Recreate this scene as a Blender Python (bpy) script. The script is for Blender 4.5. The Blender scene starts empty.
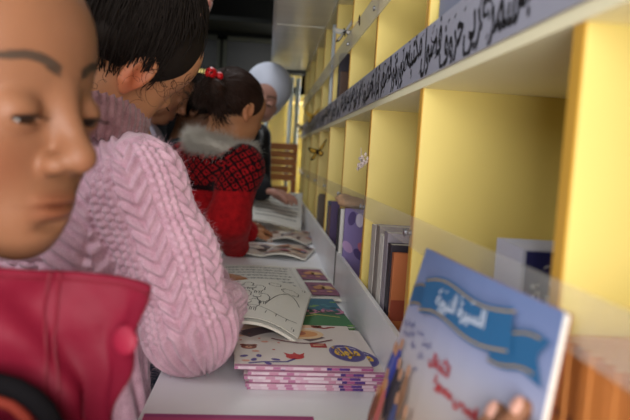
import bpy, bmesh, math, random, unicodedata
import numpy as np
from mathutils import Vector, Matrix
random.seed(7); RNG = np.random.RandomState(5)
SC = bpy.context.scene
COL = SC.collection
# ------------------------------------------------------------------ camera model (630x420 frame)
F_PX = 650.0; VPX, VPY = 267.0, 153.0; ROLL = math.radians(3.2); CZ = 1.045
def nrm(v):
    v = np.array(v, float); return v/np.linalg.norm(v)
_y = nrm([VPX-315, 210-VPY, -F_PX]); _u = np.array([math.sin(ROLL), math.cos(ROLL), 0.0])
_z = nrm(_u-_y*_u.dot(_y)); _x = np.cross(_y, _z)
RW = np.array([_x, _y, _z]); CAM = np.array([0, 0, CZ])
def ray(x, y): return RW @ np.array([(x-315)/F_PX, (210-y)/F_PX, -1.0])
def PY(x, y, Y): d = ray(x, y); return CAM+d*Y/d[1]
def PX(x, y, X): d = ray(x, y); return CAM+d*X/d[0]
def PZ(x, y, Z): d = ray(x, y); return CAM+d*(Z-CZ)/d[2]
cd = bpy.data.cameras.new('camera'); cam = bpy.data.objects.new('camera', cd); COL.objects.link(cam)
M = Matrix([list(r) for r in RW]).to_4x4(); M.translation = Vector(CAM); cam.matrix_world = M
cd.sensor_width = 22.3; cd.lens = F_PX*22.3/630; cd.clip_start = 0.02; cd.clip_end = 60
cd.dof.use_dof = True; cd.dof.focus_distance = 0.92; cd.dof.aperture_fstop = 3.6
SC.camera = cam
# ------------------------------------------------------------------ materials
MATS = {}
def mat(name, col, rough=0.6, metal=0.0, spec=0.4, bump=0.0, bscale=60, vary=0.0, vscale=8, alpha=None,
        trans=0.0, sss=0.0, emit=None, attr=False, stretch=None, sheen=0.0, ior=1.45):
    if name in MATS: return MATS[name]
    m = bpy.data.materials.new(name); m.use_nodes = True
    nt = m.node_tree; b = nt.nodes['Principled BSDF']; L = nt.links
    c = (*col[:3], 1)
    b.inputs['Base Color'].default_value = c; b.inputs['Roughness'].default_value = rough
    b.inputs['Metallic'].default_value = metal; b.inputs['Specular IOR Level'].default_value = spec
    b.inputs['IOR'].default_value = ior
    if sheen: b.inputs['Sheen Weight'].default_value = sheen
    if sss:
        b.inputs['Subsurface Weight'].default_value = sss; b.inputs['Subsurface Scale'].default_value = 0.01
        b.inputs['Subsurface Radius'].default_value = (1, .35, .18)
    if trans: b.inputs['Transmission Weight'].default_value = trans
    if alpha is not None: b.inputs['Alpha'].default_value = alpha
    tc = nt.nodes.new('ShaderNodeTexCoord'); src = tc.outputs['Object']
    if stretch:
        mp = nt.nodes.new('ShaderNodeMapping'); mp.inputs['Scale'].default_value = stretch
        L.new(src, mp.inputs['Vector']); src = mp.outputs['Vector']
    if attr:
        a = nt.nodes.new('ShaderNodeAttribute'); a.attribute_name = 'Col'
        mx = nt.nodes.new('ShaderNodeMix'); mx.data_type = 'RGBA'; mx.blend_type = 'MULTIPLY'
        mx.inputs[0].default_value = 1; mx.inputs[6].default_value = c; L.new(a.outputs['Color'], mx.inputs[7])
        L.new(mx.outputs[2], b.inputs['Base Color'])
    if vary:
        n = nt.nodes.new('ShaderNodeTexNoise'); n.inputs['Scale'].default_value = vscale; n.inputs['Detail'].default_value = 5
        L.new(src, n.inputs['Vector'])
        r = nt.nodes.new('ShaderNodeMapRange'); r.inputs[1].default_value = .3; r.inputs[2].default_value = .7
        r.inputs[3].default_value = 1-vary; r.inputs[4].default_value = 1+vary; L.new(n.outputs['Fac'], r.inputs[0])
        v = nt.nodes.new('ShaderNodeVectorMath'); v.operation = 'SCALE'
        if attr: L.new(mx.outputs[2], v.inputs[0])
        else: v.inputs[0].default_value = col[:3]
        L.new(r.outputs[0], v.inputs['Scale']); L.new(v.outputs[0], b.inputs['Base Color'])
    if bump:
        n2 = nt.nodes.new('ShaderNodeTexNoise'); n2.inputs['Scale'].default_value = bscale; n2.inputs['Detail'].default_value = 4
        L.new(src, n2.inputs['Vector'])
        bp = nt.nodes.new('ShaderNodeBump'); bp.inputs['Strength'].default_value = bump; bp.inputs['Distance'].default_value = .002
        L.new(n2.outputs['Fac'], bp.inputs['Height']); L.new(bp.outputs[0], b.inputs['Normal'])
    MATS[name] = m
    return m
def hx(s):  # sRGB hex -> linear
    v = [int(s[i:i+2], 16)/255 for i in (0, 2, 4)]
    return tuple(c/12.92 if c <= .04045 else ((c+.055)/1.055)**2.4 for c in v)
def flat(h, rough=.55): return mat('print_'+h, hx(h), rough=rough)
# ------------------------------------------------------------------ object helpers
def tag(o, label=None, cat=None, group=None, kind=None):
    if label: o['label'] = label
    if cat: o['category'] = cat
    if group: o['group'] = group
    if kind: o['kind'] = kind
    return o
def empty(name, loc, label, cat, group=None, rot=None):
    o = bpy.data.objects.new(name, None); o.empty_display_size = .05; COL.objects.link(o); o.location = Vector(loc)
    if rot is not None: o.rotation_euler = rot
    return tag(o, label, cat, group)
def link(name, me, parent=None, world=True):
    o = bpy.data.objects.new(name, me); COL.objects.link(o)
    if parent is not None:
        o.parent = parent
        if world:
            bpy.context.view_layer.update()
            o.matrix_parent_inverse = parent.matrix_world.inverted()
    return o
def mesh_np(name, V, Fc, material, parent=None, smooth=True, col=None, uv=None, world=True):
    me = bpy.data.meshes.new(name)
    V = np.asarray(V, np.float32)
    if isinstance(Fc, np.ndarray):
        k = Fc.shape[1]; me.vertices.add(len(V)); me.vertices.foreach_set('co', V.ravel())
        me.loops.add(Fc.size); me.loops.foreach_set('vertex_index', Fc.ravel().astype(np.int32))
        me.polygons.add(len(Fc)); me.polygons.foreach_set('loop_start', np.arange(0, Fc.size, k, dtype=np.int32))
        try: me.polygons.foreach_set('loop_total', np.full(len(Fc), k, np.int32))
        except Exception: pass
        me.update(calc_edges=True); me.validate()
    else:
        me.from_pydata([tuple(map(float, v)) for v in V], [], Fc); me.update()
    if smooth: me.polygons.foreach_set('use_smooth', np.ones(len(me.polygons), bool))
    if col is not None:
        a = me.color_attributes.new('Col', 'FLOAT_COLOR', 'POINT')
        c4 = np.ones((len(V), 4), np.float32); c4[:, :3] = col; a.data.foreach_set('color', c4.ravel())
    if uv is not None:
        a = me.attributes.new('kuv', 'FLOAT_VECTOR', 'POINT')
        c3 = np.zeros((len(V), 3), np.float32); c3[:, :uv.shape[1]] = uv; a.data.foreach_set('vector', c3.ravel())
    for m in (material if isinstance(material, (list, tuple)) else [material]): me.materials.append(m)
    return link(name, me, parent, world)
class MB:
    """collects boxes, tubes and patches into one mesh with material slots"""
    def __init__(s): s.v = []; s.f = []; s.mi = []; s.mats = []
    def slot(s, m):
        if m not in s.mats: s.mats.append(m)
        return s.mats.index(m)
    def add(s, vs, fs, m):
        n = len(s.v); k = s.slot(m); s.v += [tuple(map(float, v)) for v in vs]
        for f in fs: s.f.append(tuple(i+n for i in f)); s.mi.append(k)
    def box(s, a, b, m):
        x0, y0, z0 = a; x1, y1, z1 = b
        vs = [(x, y, z) for z in (z0, z1) for y in (y0, y1) for x in (x0, x1)]
        s.add(vs, [(0, 2, 3, 1), (4, 5, 7, 6), (0, 1, 5, 4), (2, 6, 7, 3), (0, 4, 6, 2), (1, 3, 7, 5)], m)
    def hexa(s, b4, t4, m):
        s.add(list(b4)+list(t4), [(3, 2, 1, 0), (4, 5, 6, 7), (0, 1, 5, 4), (1, 2, 6, 5), (2, 3, 7, 6), (3, 0, 4, 7)], m)
    def tube(s, pts, r, m, seg=8, cap=True):
        pts = [np.array(p, float) for p in pts]; n = len(pts)
        rs = r if hasattr(r, '__len__') else [r]*n
        vs = []; fs = []
        up = np.array([.13, .21, .97])
        for i, p in enumerate(pts):
            t = nrm(pts[min(i+1, n-1)]-pts[max(i-1, 0)]+1e-9)
            a = np.cross(t, up)
            if np.linalg.norm(a) < .05: a = np.cross(t, [1, 0, 0])
            a = nrm(a); b = np.cross(t, a)
            for k in range(seg):
                w = 2*math.pi*k/seg; vs.append(p+rs[i]*(math.cos(w)*a+math.sin(w)*b))
        for i in range(n-1):
            for k in range(seg):
                k2 = (k+1) % seg; fs.append((i*seg+k, i*seg+k2, (i+1)*seg+k2, (i+1)*seg+k))
        if cap: fs.append(tuple(range(seg))[::-1]); fs.append(tuple((n-1)*seg+k for k in range(seg)))
        s.add(vs, fs, m)
    def grid(s, fn, nu, nv, m, flip=False):
        vs = [fn(i/nu, j/nv) for j in range(nv+1) for i in range(nu+1)]
        fs = []
        for j in range(nv):
            for i in range(nu):
                a = j*(nu+1)+i; q = (a, a+1, a+nu+2, a+nu+1)
                fs.append(q[::-1] if flip else q)
        s.add(vs, fs, m)
    def poly(s, pts, m): s.add(pts, [tuple(range(len(pts)))], m)
    def build(s, name, parent=None, smooth=False, bevel=0.0, world=True):
        me = bpy.data.meshes.new(name); me.from_pydata(s.v, [], s.f); me.update()
        for m in s.mats: me.materials.append(m)
        me.polygons.foreach_set('material_index', s.mi)
        if smooth: me.polygons.foreach_set('use_smooth', [True]*len(me.polygons))
        o = link(name, me, parent, world)
        if bevel:
            bm = bmesh.new(); bm.from_mesh(me)
            es = [e for e in bm.edges if len(e.link_faces) == 2 and e.calc_face_angle(0) > .6]
            bmesh.ops.bevel(bm, geom=es, offset=bevel, segments=2, affect='EDGES', profile=.7, clamp_overlap=True)
            bm.to_mesh(me); bm.free()
        return o
def copy_tree(o, parent=None):
    c = o.copy(); COL.objects.link(c)
    if parent is not None: c.parent = parent; c.matrix_parent_inverse = o.matrix_parent_inverse.copy()
    for ch in list(o.children): copy_tree(ch, c)
    return c
# ------------------------------------------------------------------ Arabic lettering
FORMS = {}
for cp in range(0xFE80, 0xFEFD):
    d = unicodedata.decomposition(chr(cp)).split()
    if len(d) >= 2: FORMS.setdefault(''.join(chr(int(x, 16)) for x in d[1:]), {})[d[0]] = chr(cp)
def shape(txt):
    out = []; i = 0; t = []
    while i < len(txt):
        if txt[i:i+2] in FORMS and len(txt[i:i+2]) == 2: t.append(txt[i:i+2]); i += 2
        else: t.append(txt[i]); i += 1
    def joins(c, k): return c in FORMS and k in FORMS[c]
    for i, c in enumerate(t):
        if c not in FORMS: out.append(c); continue
        prev = i > 0 and joins(t[i-1], '<initial>') and joins(c, '<final>')
        nxt = i < len(t)-1 and joins(c, '<initial>') and joins(t[i+1], '<final>')
        k = '<medial>' if prev and nxt else '<final>' if prev else '<initial>' if nxt else '<isolated>'
        out.append(FORMS[c].get(k, FORMS[c].get('<isolated>', c)))
    return ''.join(out[::-1])
_tc = {}
def text_geo(txt, arabic=True, bold=0.0):
    """triangulated text, returns verts (n,2) of unit size starting at x=0, faces"""
    key = (txt, bold)
    if key in _tc: return _tc[key]
    cu = bpy.data.curves.new('t', 'FONT'); cu.body = shape(txt) if arabic else txt; cu.resolution_u = 3; cu.offset = bold
    o = bpy.data.objects.new('t', cu); COL.objects.link(o); bpy.context.view_layer.update()
    me = bpy.data.meshes.new_from_object(o.evaluated_get(bpy.context.evaluated_depsgraph_get()))
    V = np.array([v.co[:2] for v in me.vertices] or [(0, 0)]); Fs = [tuple(p.vertices) for p in me.polygons]
    bpy.data.objects.remove(o); bpy.data.curves.remove(cu); bpy.data.meshes.remove(me)
    V = V-[V[:, 0].min(), 0]
    _tc[key] = (V, Fs); return V, Fs
class Sheet:
    """a printed surface: fn(s,t)->(point, normal), s to the reader's right, t up, both in metres"""
    def __init__(s, fn, lift=.0004): s.fn = fn; s.mb = MB(); s.lift = lift; s.k = 0
    def P(s, a, b, k=1): p, n = s.fn(a, b); return np.array(p)+np.array(n)*s.lift*k
    def text(s, txt, x, y, size, color, k=1, rot=0, arabic=True, bold=.012, center=True, width=None):
        V, Fs = text_geo(txt, arabic, bold); V = V*size
        if width: V = V*[width/max(V[:, 0].max(), 1e-6), 1]
        if center: V = V-[V[:, 0].max()/2, 0]
        c, q = math.cos(rot), math.sin(rot)
        s.mb.add([s.P(x+c*v[0]-q*v[1], y+q*v[0]+c*v[1], k) for v in V], Fs, flat(color))
    def poly(s, pts, color, k=1): s.mb.poly([s.P(a, b, k) for a, b in pts], flat(color))
    def ell(s, x, y, rx, ry, color, k=1, rot=0, n=20):
        s.poly([(x+rx*math.cos(w)*math.cos(rot)-ry*math.sin(w)*math.sin(rot), y+rx*math.cos(w)*math.sin(rot)+ry*math.sin(w)*math.cos(rot))
                for w in [2*math.pi*i/n for i in range(n)]], color, k)
    def rect(s, x0, y0, x1, y1, color, k=1, n=1):
        s.mb.grid(lambda u, v: s.P(x0+(x1-x0)*u, y0+(y1-y0)*v, k), n, n, flat(color))
    def line(s, pts, w, color, k=1):
        n = len(pts); vs = []; fs = []
        for i, (a, b) in enumerate(pts):
            p0 = pts[max(i-1, 0)]; p1 = pts[min(i+1, n-1)]; dx, dy = p1[0]-p0[0], p1[1]-p0[1]; l = math.hypot(dx, dy) or 1
            vs += [s.P(a-dy/l*w/2, b+dx/l*w/2, k), s.P(a+dy/l*w/2, b-dx/l*w/2, k)]
        for i in range(n-1): fs.append((2*i, 2*i+1, 2*i+3, 2*i+2))
        s.mb.add(vs, fs, flat(color))
    def build(s, parent, name='printed_picture'): return s.mb.build(name, parent)
# ------------------------------------------------------------------ signed distance modelling
def smin(a, b, k):
    h = np.maximum(k-np.abs(a-b), 0)/k
    return np.minimum(a, b)-h*h*k*.25
def smax(a, b, k): return -smin(-a, -b, k)
def cap(p, a, b, ra, rb):
    a = np.array(a, np.float32); b = np.array(b, np.float32); ba = b-a; pa = p-a
    h = np.clip((pa@ba)/max(float(ba@ba), 1e-9), 0, 1)
    d = pa-h[:, None]*ba
    return np.sqrt((d*d).sum(1))-(ra+(rb-ra)*h)
def ell(p, c, r, R=None):
    q = p-np.array(c, np.float32)
    if R is not None: q = q@np.array(R, np.float32)
    r = np.array(r, np.float32); a = np.sqrt(((q/r)**2).sum(1)); b = np.sqrt(((q/(r*r))**2).sum(1))+1e-9
    return a*(a-1)/b
def nets(f, lo, hi, h, B=12):
    lo = np.array(lo, float); hi = np.array(hi, float)
    nb = np.ceil((hi-lo)/(h*B)).astype(int); n = nb*B+1
    D = np.full(n, 1.0, np.float32)
    cs = [lo[i]+(np.arange(nb[i])+.5)*B*h for i in range(3)]
    C = np.stack(np.meshgrid(*cs, indexing='ij'), -1).reshape(-1, 3).astype(np.float32)
    d = f(C).reshape(nb); rad = B*h*.87*1.9
    off = np.arange(B+1)
    act = np.argwhere(np.abs(d) < rad)
    for i, j, k in np.argwhere(d <= -rad): D[i*B:i*B+B+1, j*B:j*B+B+1, k*B:k*B+B+1] = -1
    g = np.stack(np.meshgrid(off, off, off, indexing='ij'), -1).reshape(-1, 3)
    for s in range(0, len(act), 60):
        A = act[s:s+60]
        idx = (A[:, None, :]*B+g[None]).reshape(-1, 3)
        v = f((lo+idx*h).astype(np.float32))
        D[idx[:, 0], idx[:, 1], idx[:, 2]] = v
    S = D < 0
    nx, ny, nz = [q-1 for q in n]
    cnt = np.zeros((nx, ny, nz), np.int8)
    for a in (0, 1):
        for b in (0, 1):
            for c in (0, 1): cnt += S[a:a+nx, b:b+ny, c:c+nz]
    cells = np.argwhere((cnt > 0) & (cnt < 8))
    idm = np.full((nx, ny, nz), -1, np.int32); idm[cells[:, 0], cells[:, 1], cells[:, 2]] = np.arange(len(cells))
    acc = np.zeros((len(cells), 3)); w = np.zeros(len(cells))
    cor = [(a, b, c) for a in (0, 1) for b in (0, 1) for c in (0, 1)]
    for i0, a in enumerate(cor):
        for b in cor[i0+1:]:
            if sum(abs(a[q]-b[q]) for q in range(3)) != 1: continue
            ca = cells+a; cb = cells+b
            da = D[ca[:, 0], ca[:, 1], ca[:, 2]]; db = D[cb[:, 0], cb[:, 1], cb[:, 2]]
            m = (da < 0) != (db < 0)
            t = np.where(m, da/np.where(m, da-db, 1), 0)
            pt = np.array(a)+t[:, None]*(np.array(b)-np.array(a))
            acc += np.where(m[:, None], pt, 0); w += m
    V = lo+(cells+acc/np.maximum(w, 1)[:, None])*h
    Fs = []
    for ax in range(3):
        u, v = (ax+1) % 3, (ax+2) % 3
        sl0 = [slice(0, q) for q in (nx, ny, nz)]; 
        e = np.zeros(3, int); e[ax] = 1
        A = S[:nx, :ny, :nz]; Bm = S[e[0]:e[0]+nx, e[1]:e[1]+ny, e[2]:e[2]+nz]
        m = A != Bm
        ii = np.argwhere(m); ii = ii[(ii[:, u] > 0) & (ii[:, v] > 0)]
        eu = np.zeros(3, int); eu[u] = 1; ev = np.zeros(3, int); ev[v] = 1
        g = lambda q: idm[q[:, 0], q[:, 1], q[:, 2]]
        q = np.stack([g(ii-eu-ev), g(ii-ev), g(ii), g(ii-eu)], 1)
        inside = S[ii[:, 0], ii[:, 1], ii[:, 2]]
        q[~inside] = q[~inside][:, ::-1]
        q = q[(q >= 0).all(1)]
        Fs.append(q)
    return V.astype(np.float32), np.concatenate(Fs).astype(np.int32)
def grad(f, V, e=.0008):
    g = np.stack([f(V+np.array(d, np.float32))-f(V-np.array(d, np.float32)) for d in ((e, 0, 0), (0, e, 0), (0, 0, e))], 1)
    return g/(np.linalg.norm(g, axis=1, keepdims=True)+1e-9)
def noise3(p, s, seed=0):
    """cheap smooth pseudo noise from sines, about -1..1"""
    r = np.random.RandomState(seed); o = np.zeros(len(p))
    for _ in range(5):
        k = r.randn(3)*s; o += np.sin(p@k+r.rand()*6.28)
    return o/3
def basis(fwd, up=(0, 0, 1), roll=0):
    """columns: right, forward, up"""
    f = nrm(fwd); r = nrm(np.cross(f, up)); u = np.cross(r, f)
    c, s = math.cos(roll), math.sin(roll)
    return np.stack([r*c+u*s, f, u*c-r*s], 1)
# ------------------------------------------------------------------ people
def tube_batch(P, r, seg=3):
    """P (N,K,3), r (N,K) -> verts, quads"""
    N, K, _ = P.shape
    T = np.gradient(P, axis=1); T /= np.linalg.norm(T, axis=2, keepdims=True)+1e-9
    ref = np.array([.31, .42, .85]); A = np.cross(T, ref); A /= np.linalg.norm(A, axis=2, keepdims=True)+1e-9
    Bv = np.cross(T, A); out = []
    for k in range(seg):
        w = 2*math.pi*k/seg; out.append(P+r[..., None]*(math.cos(w)*A+math.sin(w)*Bv))
    V = np.stack(out, 2).reshape(-1, 3)
    i = np.arange(N)[:, None, None]; j = np.arange(K-1)[None, :, None]; k = np.arange(seg)[None, None, :]; k2 = (k+1) % seg
    b = (i*K+j)*seg; c = (i*K+j+1)*seg
    Q = np.stack([b+k, b+k2, c+k2, c+k], -1).reshape(-1, 4)
    return V, Q.astype(np.int32)
def head_f(q, sc=1.0, eye_open=.003, look=0.0, adult=False, mouth=0.0):
    """q local points (right, forward, up) in child-head metres"""
    d = ell(q, (0, -.016, .026), (.071, .089, .079))
    d = smin(d, ell(q, (0, .034, .034), (.064, .051, .058)), .02)
    d = smin(d, ell(q, (0, .026, -.032), (.056, .056, .068)), .03)
    for sx in (-1, 1):
        d = smin(d, ell(q, (sx*.034, .046, -.036), (.025, .026, .028)), .025)
        d = smin(d, ell(q, (sx*.036, .008, -.066), (.022, .034, .026)), .03)
    d = smin(d, ell(q, (0, .060, -.090), (.022, .018, .016)), .025)
    d = smin(d, ell(q, (0, .068, -.066), (.028, .017, .022)), .02)
    for sx in (-1, 1):   # brow ridge and socket
        d = smax(d, -ell(q, (sx*.030, .100, -.004), (.019, .015, .011)), .014)
    d = smin(d, cap(q, (0, .079, .006), (0, .097, -.027), .0075, .0090), .013)
    d = smin(d, ell(q, (0, .0985, -.0315), (.0095, .0092, .0080)), .010)
    for sx in (-1, 1):
        d = smin(d, ell(q, (sx*.0125, .0890, -.0365), (.0064, .0078, .0060)), .007)
        d = smax(d, -ell(q, (sx*.0060, .0945, -.0430), (.0032, .0045, .0040)), .003)
    # lips
    d = smin(d, ell(q, (0, .0830, -.0597), (.018, .0072, .0036)), .006)
    d = smin(d, ell(q, (0, .0820, -.0685), (.015, .0080, .0045)), .006)
    d = smax(d, -ell(q, (0, .0925, -.0640), (.023, .0075, .0011+mouth)), .003)
    d = smax(d, -ell(q, (0, .0860, -.0785), (.014, .0060, .0030)), .008)
    # lids
    for sx in (-1, 1):
        e = ell(q, (sx*.030, .0700, -.006), (.0165, .0160, .0150))
        d = smin(d, e, .005)
        d = smax(d, -ell(q, (sx*.030, .088, -.0080+look), (.0125, .0140, eye_open)), .002)
        # ears
        R = basis((sx*.35, .94, 0), (0, -.18, 1))
        ear = ell(q, (sx*.073, -.012, -.012), (.0065, .0165, .029), R)
        ear = smax(ear, -ell(q, (sx*.081, -.011, -.008), (.0065, .0100, .018), R), .005)
        ear = smin(ear, cap(q, (sx*.074, -.016, -.030), (sx*.071, -.006, -.038), .0055, .0055), .006)
        d = smin(d, ear, .007)
    return d
def loc(p, hc, R, s): return ((p-np.array(hc, np.float32))@np.array(R, np.float32))/np.float32(s)
def face_col(q, blush=.35, lip=(.78, .42, .42), ear=0.0):
    c = np.ones((len(q), 3), np.float32)
    def mix(w, t):
        nonlocal c
        c = c*(1-w[:, None])+np.array(t, np.float32)*w[:, None]
    for sx in (-1, 1):
        mix(np.exp(-(((q-np.array([sx*.036, .07, -.038]))/.018)**2).sum(1))*blush, (1.0, .70, .66))
        mix(np.exp(-(((q-np.array([sx*.076, -.012, -.022]))/np.array([.02, .022, .026]))**2).sum(1))*ear, (1.0, .42, .36))
    mix(np.exp(-(((q-np.array([0, .108, -.036]))/.012)**2).sum(1))*blush*.6, (1.0, .75, .7))
    w = np.exp(-(np.abs((q-np.array([0, .088, -.0642]))/np.array([.0205, .014, .0098]))**4).sum(1)); mix(w, lip)
    w = np.exp(-(np.abs((q-np.array([0, .09, -.0641]))/np.array([.021, .02, .0012]))**2).sum(1))*.7; mix(w, (.40, .18, .17))
    return c
def hand_caps(W, d, n, side, s=1.0, curl=(.25, .3, .35, .4), thumb=.8):
    W = np.array(W, float); d = nrm(d); n = np.array(n, float); n = nrm(n-d*n.dot(d))
    l = np.cross(d, n) if side == 'R' else np.cross(n, d)
    caps = []; tips = []
    for k, (o, L) in enumerate(zip((.028, .0095, -.009, -.026), (.070, .078, .073, .058))):
        base = W+(d*(.083-.004*abs(k-1))+l*o)*s
        caps.append((W+l*o*.45*s, base, .013*s, .0105*s))
        a = base; ang = 0; dd = nrm(d+l*o*1.6)
        for j, fr in enumerate((.45, .31, .24)):
            ang += curl[k]*(1.0 if j else .7); v = dd*math.cos(ang)+n*math.sin(ang)
            b = a+v*L*fr*s; caps.append((a, b, (.0092-.0009*j)*s, (.0085-.0010*j)*s)); a = b
        tips.append((a, v, -(dd*-math.sin(ang)+n*math.cos(ang))))
    a = W+(d*.018+l*.022)*s; v = nrm(d*.62+l*.78*thumb+n*.35)
    for j, L in enumerate((.042, .032, .026)):
        b = a+v*L*s; caps.append((a, b, (.0135-.002*j)*s, (.0115-.0016*j)*s)); a = b; v = nrm(v+d*.25+n*.12-l*.15)
    return caps, tips, l
def capset(p, caps, k=.008):
    d = None
    for a, b, ra, rb in caps:
        e = cap(p, a, b, ra, rb); d = e if d is None else smin(d, e, k)
    return d
def strands(hc, R, s, N, roots, gather, c=(0, -.018, .03), r=(.078, .097, .086), lift=.02, K=12, rad=.0007, wave=.03, tail=None, seed=1):
    """roots fn(N)->unit dirs (local), all combed over the scalp towards the gather direction"""
    rs = np.random.RandomState(seed); D = roots(rs, N); D /= np.linalg.norm(D, axis=1, keepdims=True)
    g = gather(rs, N, D); g /= np.linalg.norm(g, axis=1, keepdims=True)
    t = np.linspace(0, 1, K)[None, :, None]
    om = np.arccos(np.clip((D*g).sum(1), -.999, .999))[:, None, None]
    P = (np.sin((1-t)*om)*D[:, None]+np.sin(t*om)*g[:, None])/np.sin(om)
    lf = 1+rs.rand(N, 1, 1)*lift
    ph = rs.rand(N, 1, 3)*6.28; fr = 3+rs.rand(N, 1, 1)*6
    P = P*lf+wave*np.sin(t*fr+ph)*np.minimum(t*4, 1)
    P = P*np.array(r)+np.array(c)
    if tail is not None: P = np.concatenate([P, tail(rs, P)], 1)
    K2 = P.shape[1]
    rr = rad*np.ones((N, K2)); rr[:, -1] *= .2; rr[:, 0] *= .5
    W = (P.reshape(-1, 3)*s)@R.T+hc
    return tube_batch(W.reshape(N, K2, 3), rr*s)
def join(*parts):
    V = []; Fc = []; n = 0
    for v, f in parts: V.append(v); Fc.append(f+n); n += len(v)
    return np.concatenate(V), np.concatenate(Fc)
def surf(f, x, z, lo=.0, hi=.14):
    """front surface of the local head function at (x, z)"""
    x = np.asarray(x, float); z = np.asarray(z, float); ys = np.linspace(hi, lo, 120)
    Q = np.stack([np.repeat(x, 120), np.tile(ys, len(x)), np.repeat(z, 120)], 1).astype(np.float32)
    d = f(Q).reshape(len(x), 120); i = np.maximum(np.argmax(d < 0, axis=1), 1); r = np.arange(len(x)); a, b = d[r, i-1], d[r, i]; return ys[i-1]+(ys[i]-ys[i-1])*a/(a-b+1e-9)
SKIN = {}
def skin(name, col): return mat(name, col, rough=.5, spec=.35, sss=.12, attr=True, vary=.06, vscale=25, bump=.05, bscale=500)
BROWM = mat('eyebrow_hair', (.085, .052, .034), rough=.6)
M_EYEW = mat('eye_white', (.62, .58, .55), rough=.15); M_IRIS = mat('brown_iris', (.035, .016, .008), rough=.1)
def add_face_parts(root, hc, R, s, fl, hair_m, brow=.0009, lash=True, look=0.0, eo=.003, dens=70):
    def W(P): return (np.asarray(P)*s)@R.T+hc
    for sx in (-1, 1):
        # eyeball with iris
        mb = MB(); c = np.array([sx*.030, .0700, -.006]); rr = .0135
        g = nrm((0.0, 1, -.30))
        for (r0, lo, hi, m) in ((rr, .50, math.pi, M_EYEW), (rr*1.01, 0, .50, M_IRIS)):
            a = nrm(np.cross(g, (0, 0, 1))); b = np.cross(a, g)
            mb.grid(lambda u, v: W(c+r0*(g*math.cos(lo+(hi-lo)*v)+math.sin(lo+(hi-lo)*v)*(a*math.cos(6.2832*u)+b*math.sin(6.2832*u)))), 20, 8, m)
        mb.build('eye', root, smooth=True)
        # eyebrow
        n = dens; u = np.linspace(0, 1, n); rs = np.random.RandomState(3)
        K = 6; P = np.zeros((n*3, K, 3)); 
        for q in range(n*3):
            t = rs.rand(); x = sx*(.009+.035*t); z = .0215+.0065*math.sin(math.pi*min(t*1.15, 1)*.8)+(rs.rand()-.5)*.0075*(1-.6*t)
            xs = x+sx*np.linspace(0, .008, K); zs = z+np.linspace(0, .0018-.003*t, K)
            P[q, :, 0] = xs; P[q, :, 2] = zs; P[q, :, 1] = surf(fl, xs, zs)+.0004
        V, Fq = tube_batch(W(P.reshape(-1, 3)).reshape(P.shape), np.full((n*3, K), .00022*s)*np.linspace(1, .4, K))
        mesh_np('eyebrow', V, Fq, BROWM, root)
        if lash:
            n = 60; P = np.zeros((n, 5, 3))
            for q in range(n):
                t = q/(n-1); x = sx*(.0185+.0235*t); z = -.0080+look+eo*.95*math.sqrt(max(0, 1-((x*sx-.030)/.0125)**2))
                y = surf(fl, [x], [z+.0012])[0]
                w = np.linspace(0, 1, 5); P[q, :, 0] = x+sx*(t-.3)*.004*w; P[q, :, 1] = y+.0058*w; P[q, :, 2] = z+.0004-.0030*w+.0022*w*w
            V, Fq = tube_batch(W(P.reshape(-1, 3)).reshape(P.shape), np.full((n, 5), .00038*s)*np.linspace(1, .3, 5))
            mesh_np('eyelashes', V, Fq, hair_m, root)
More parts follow.
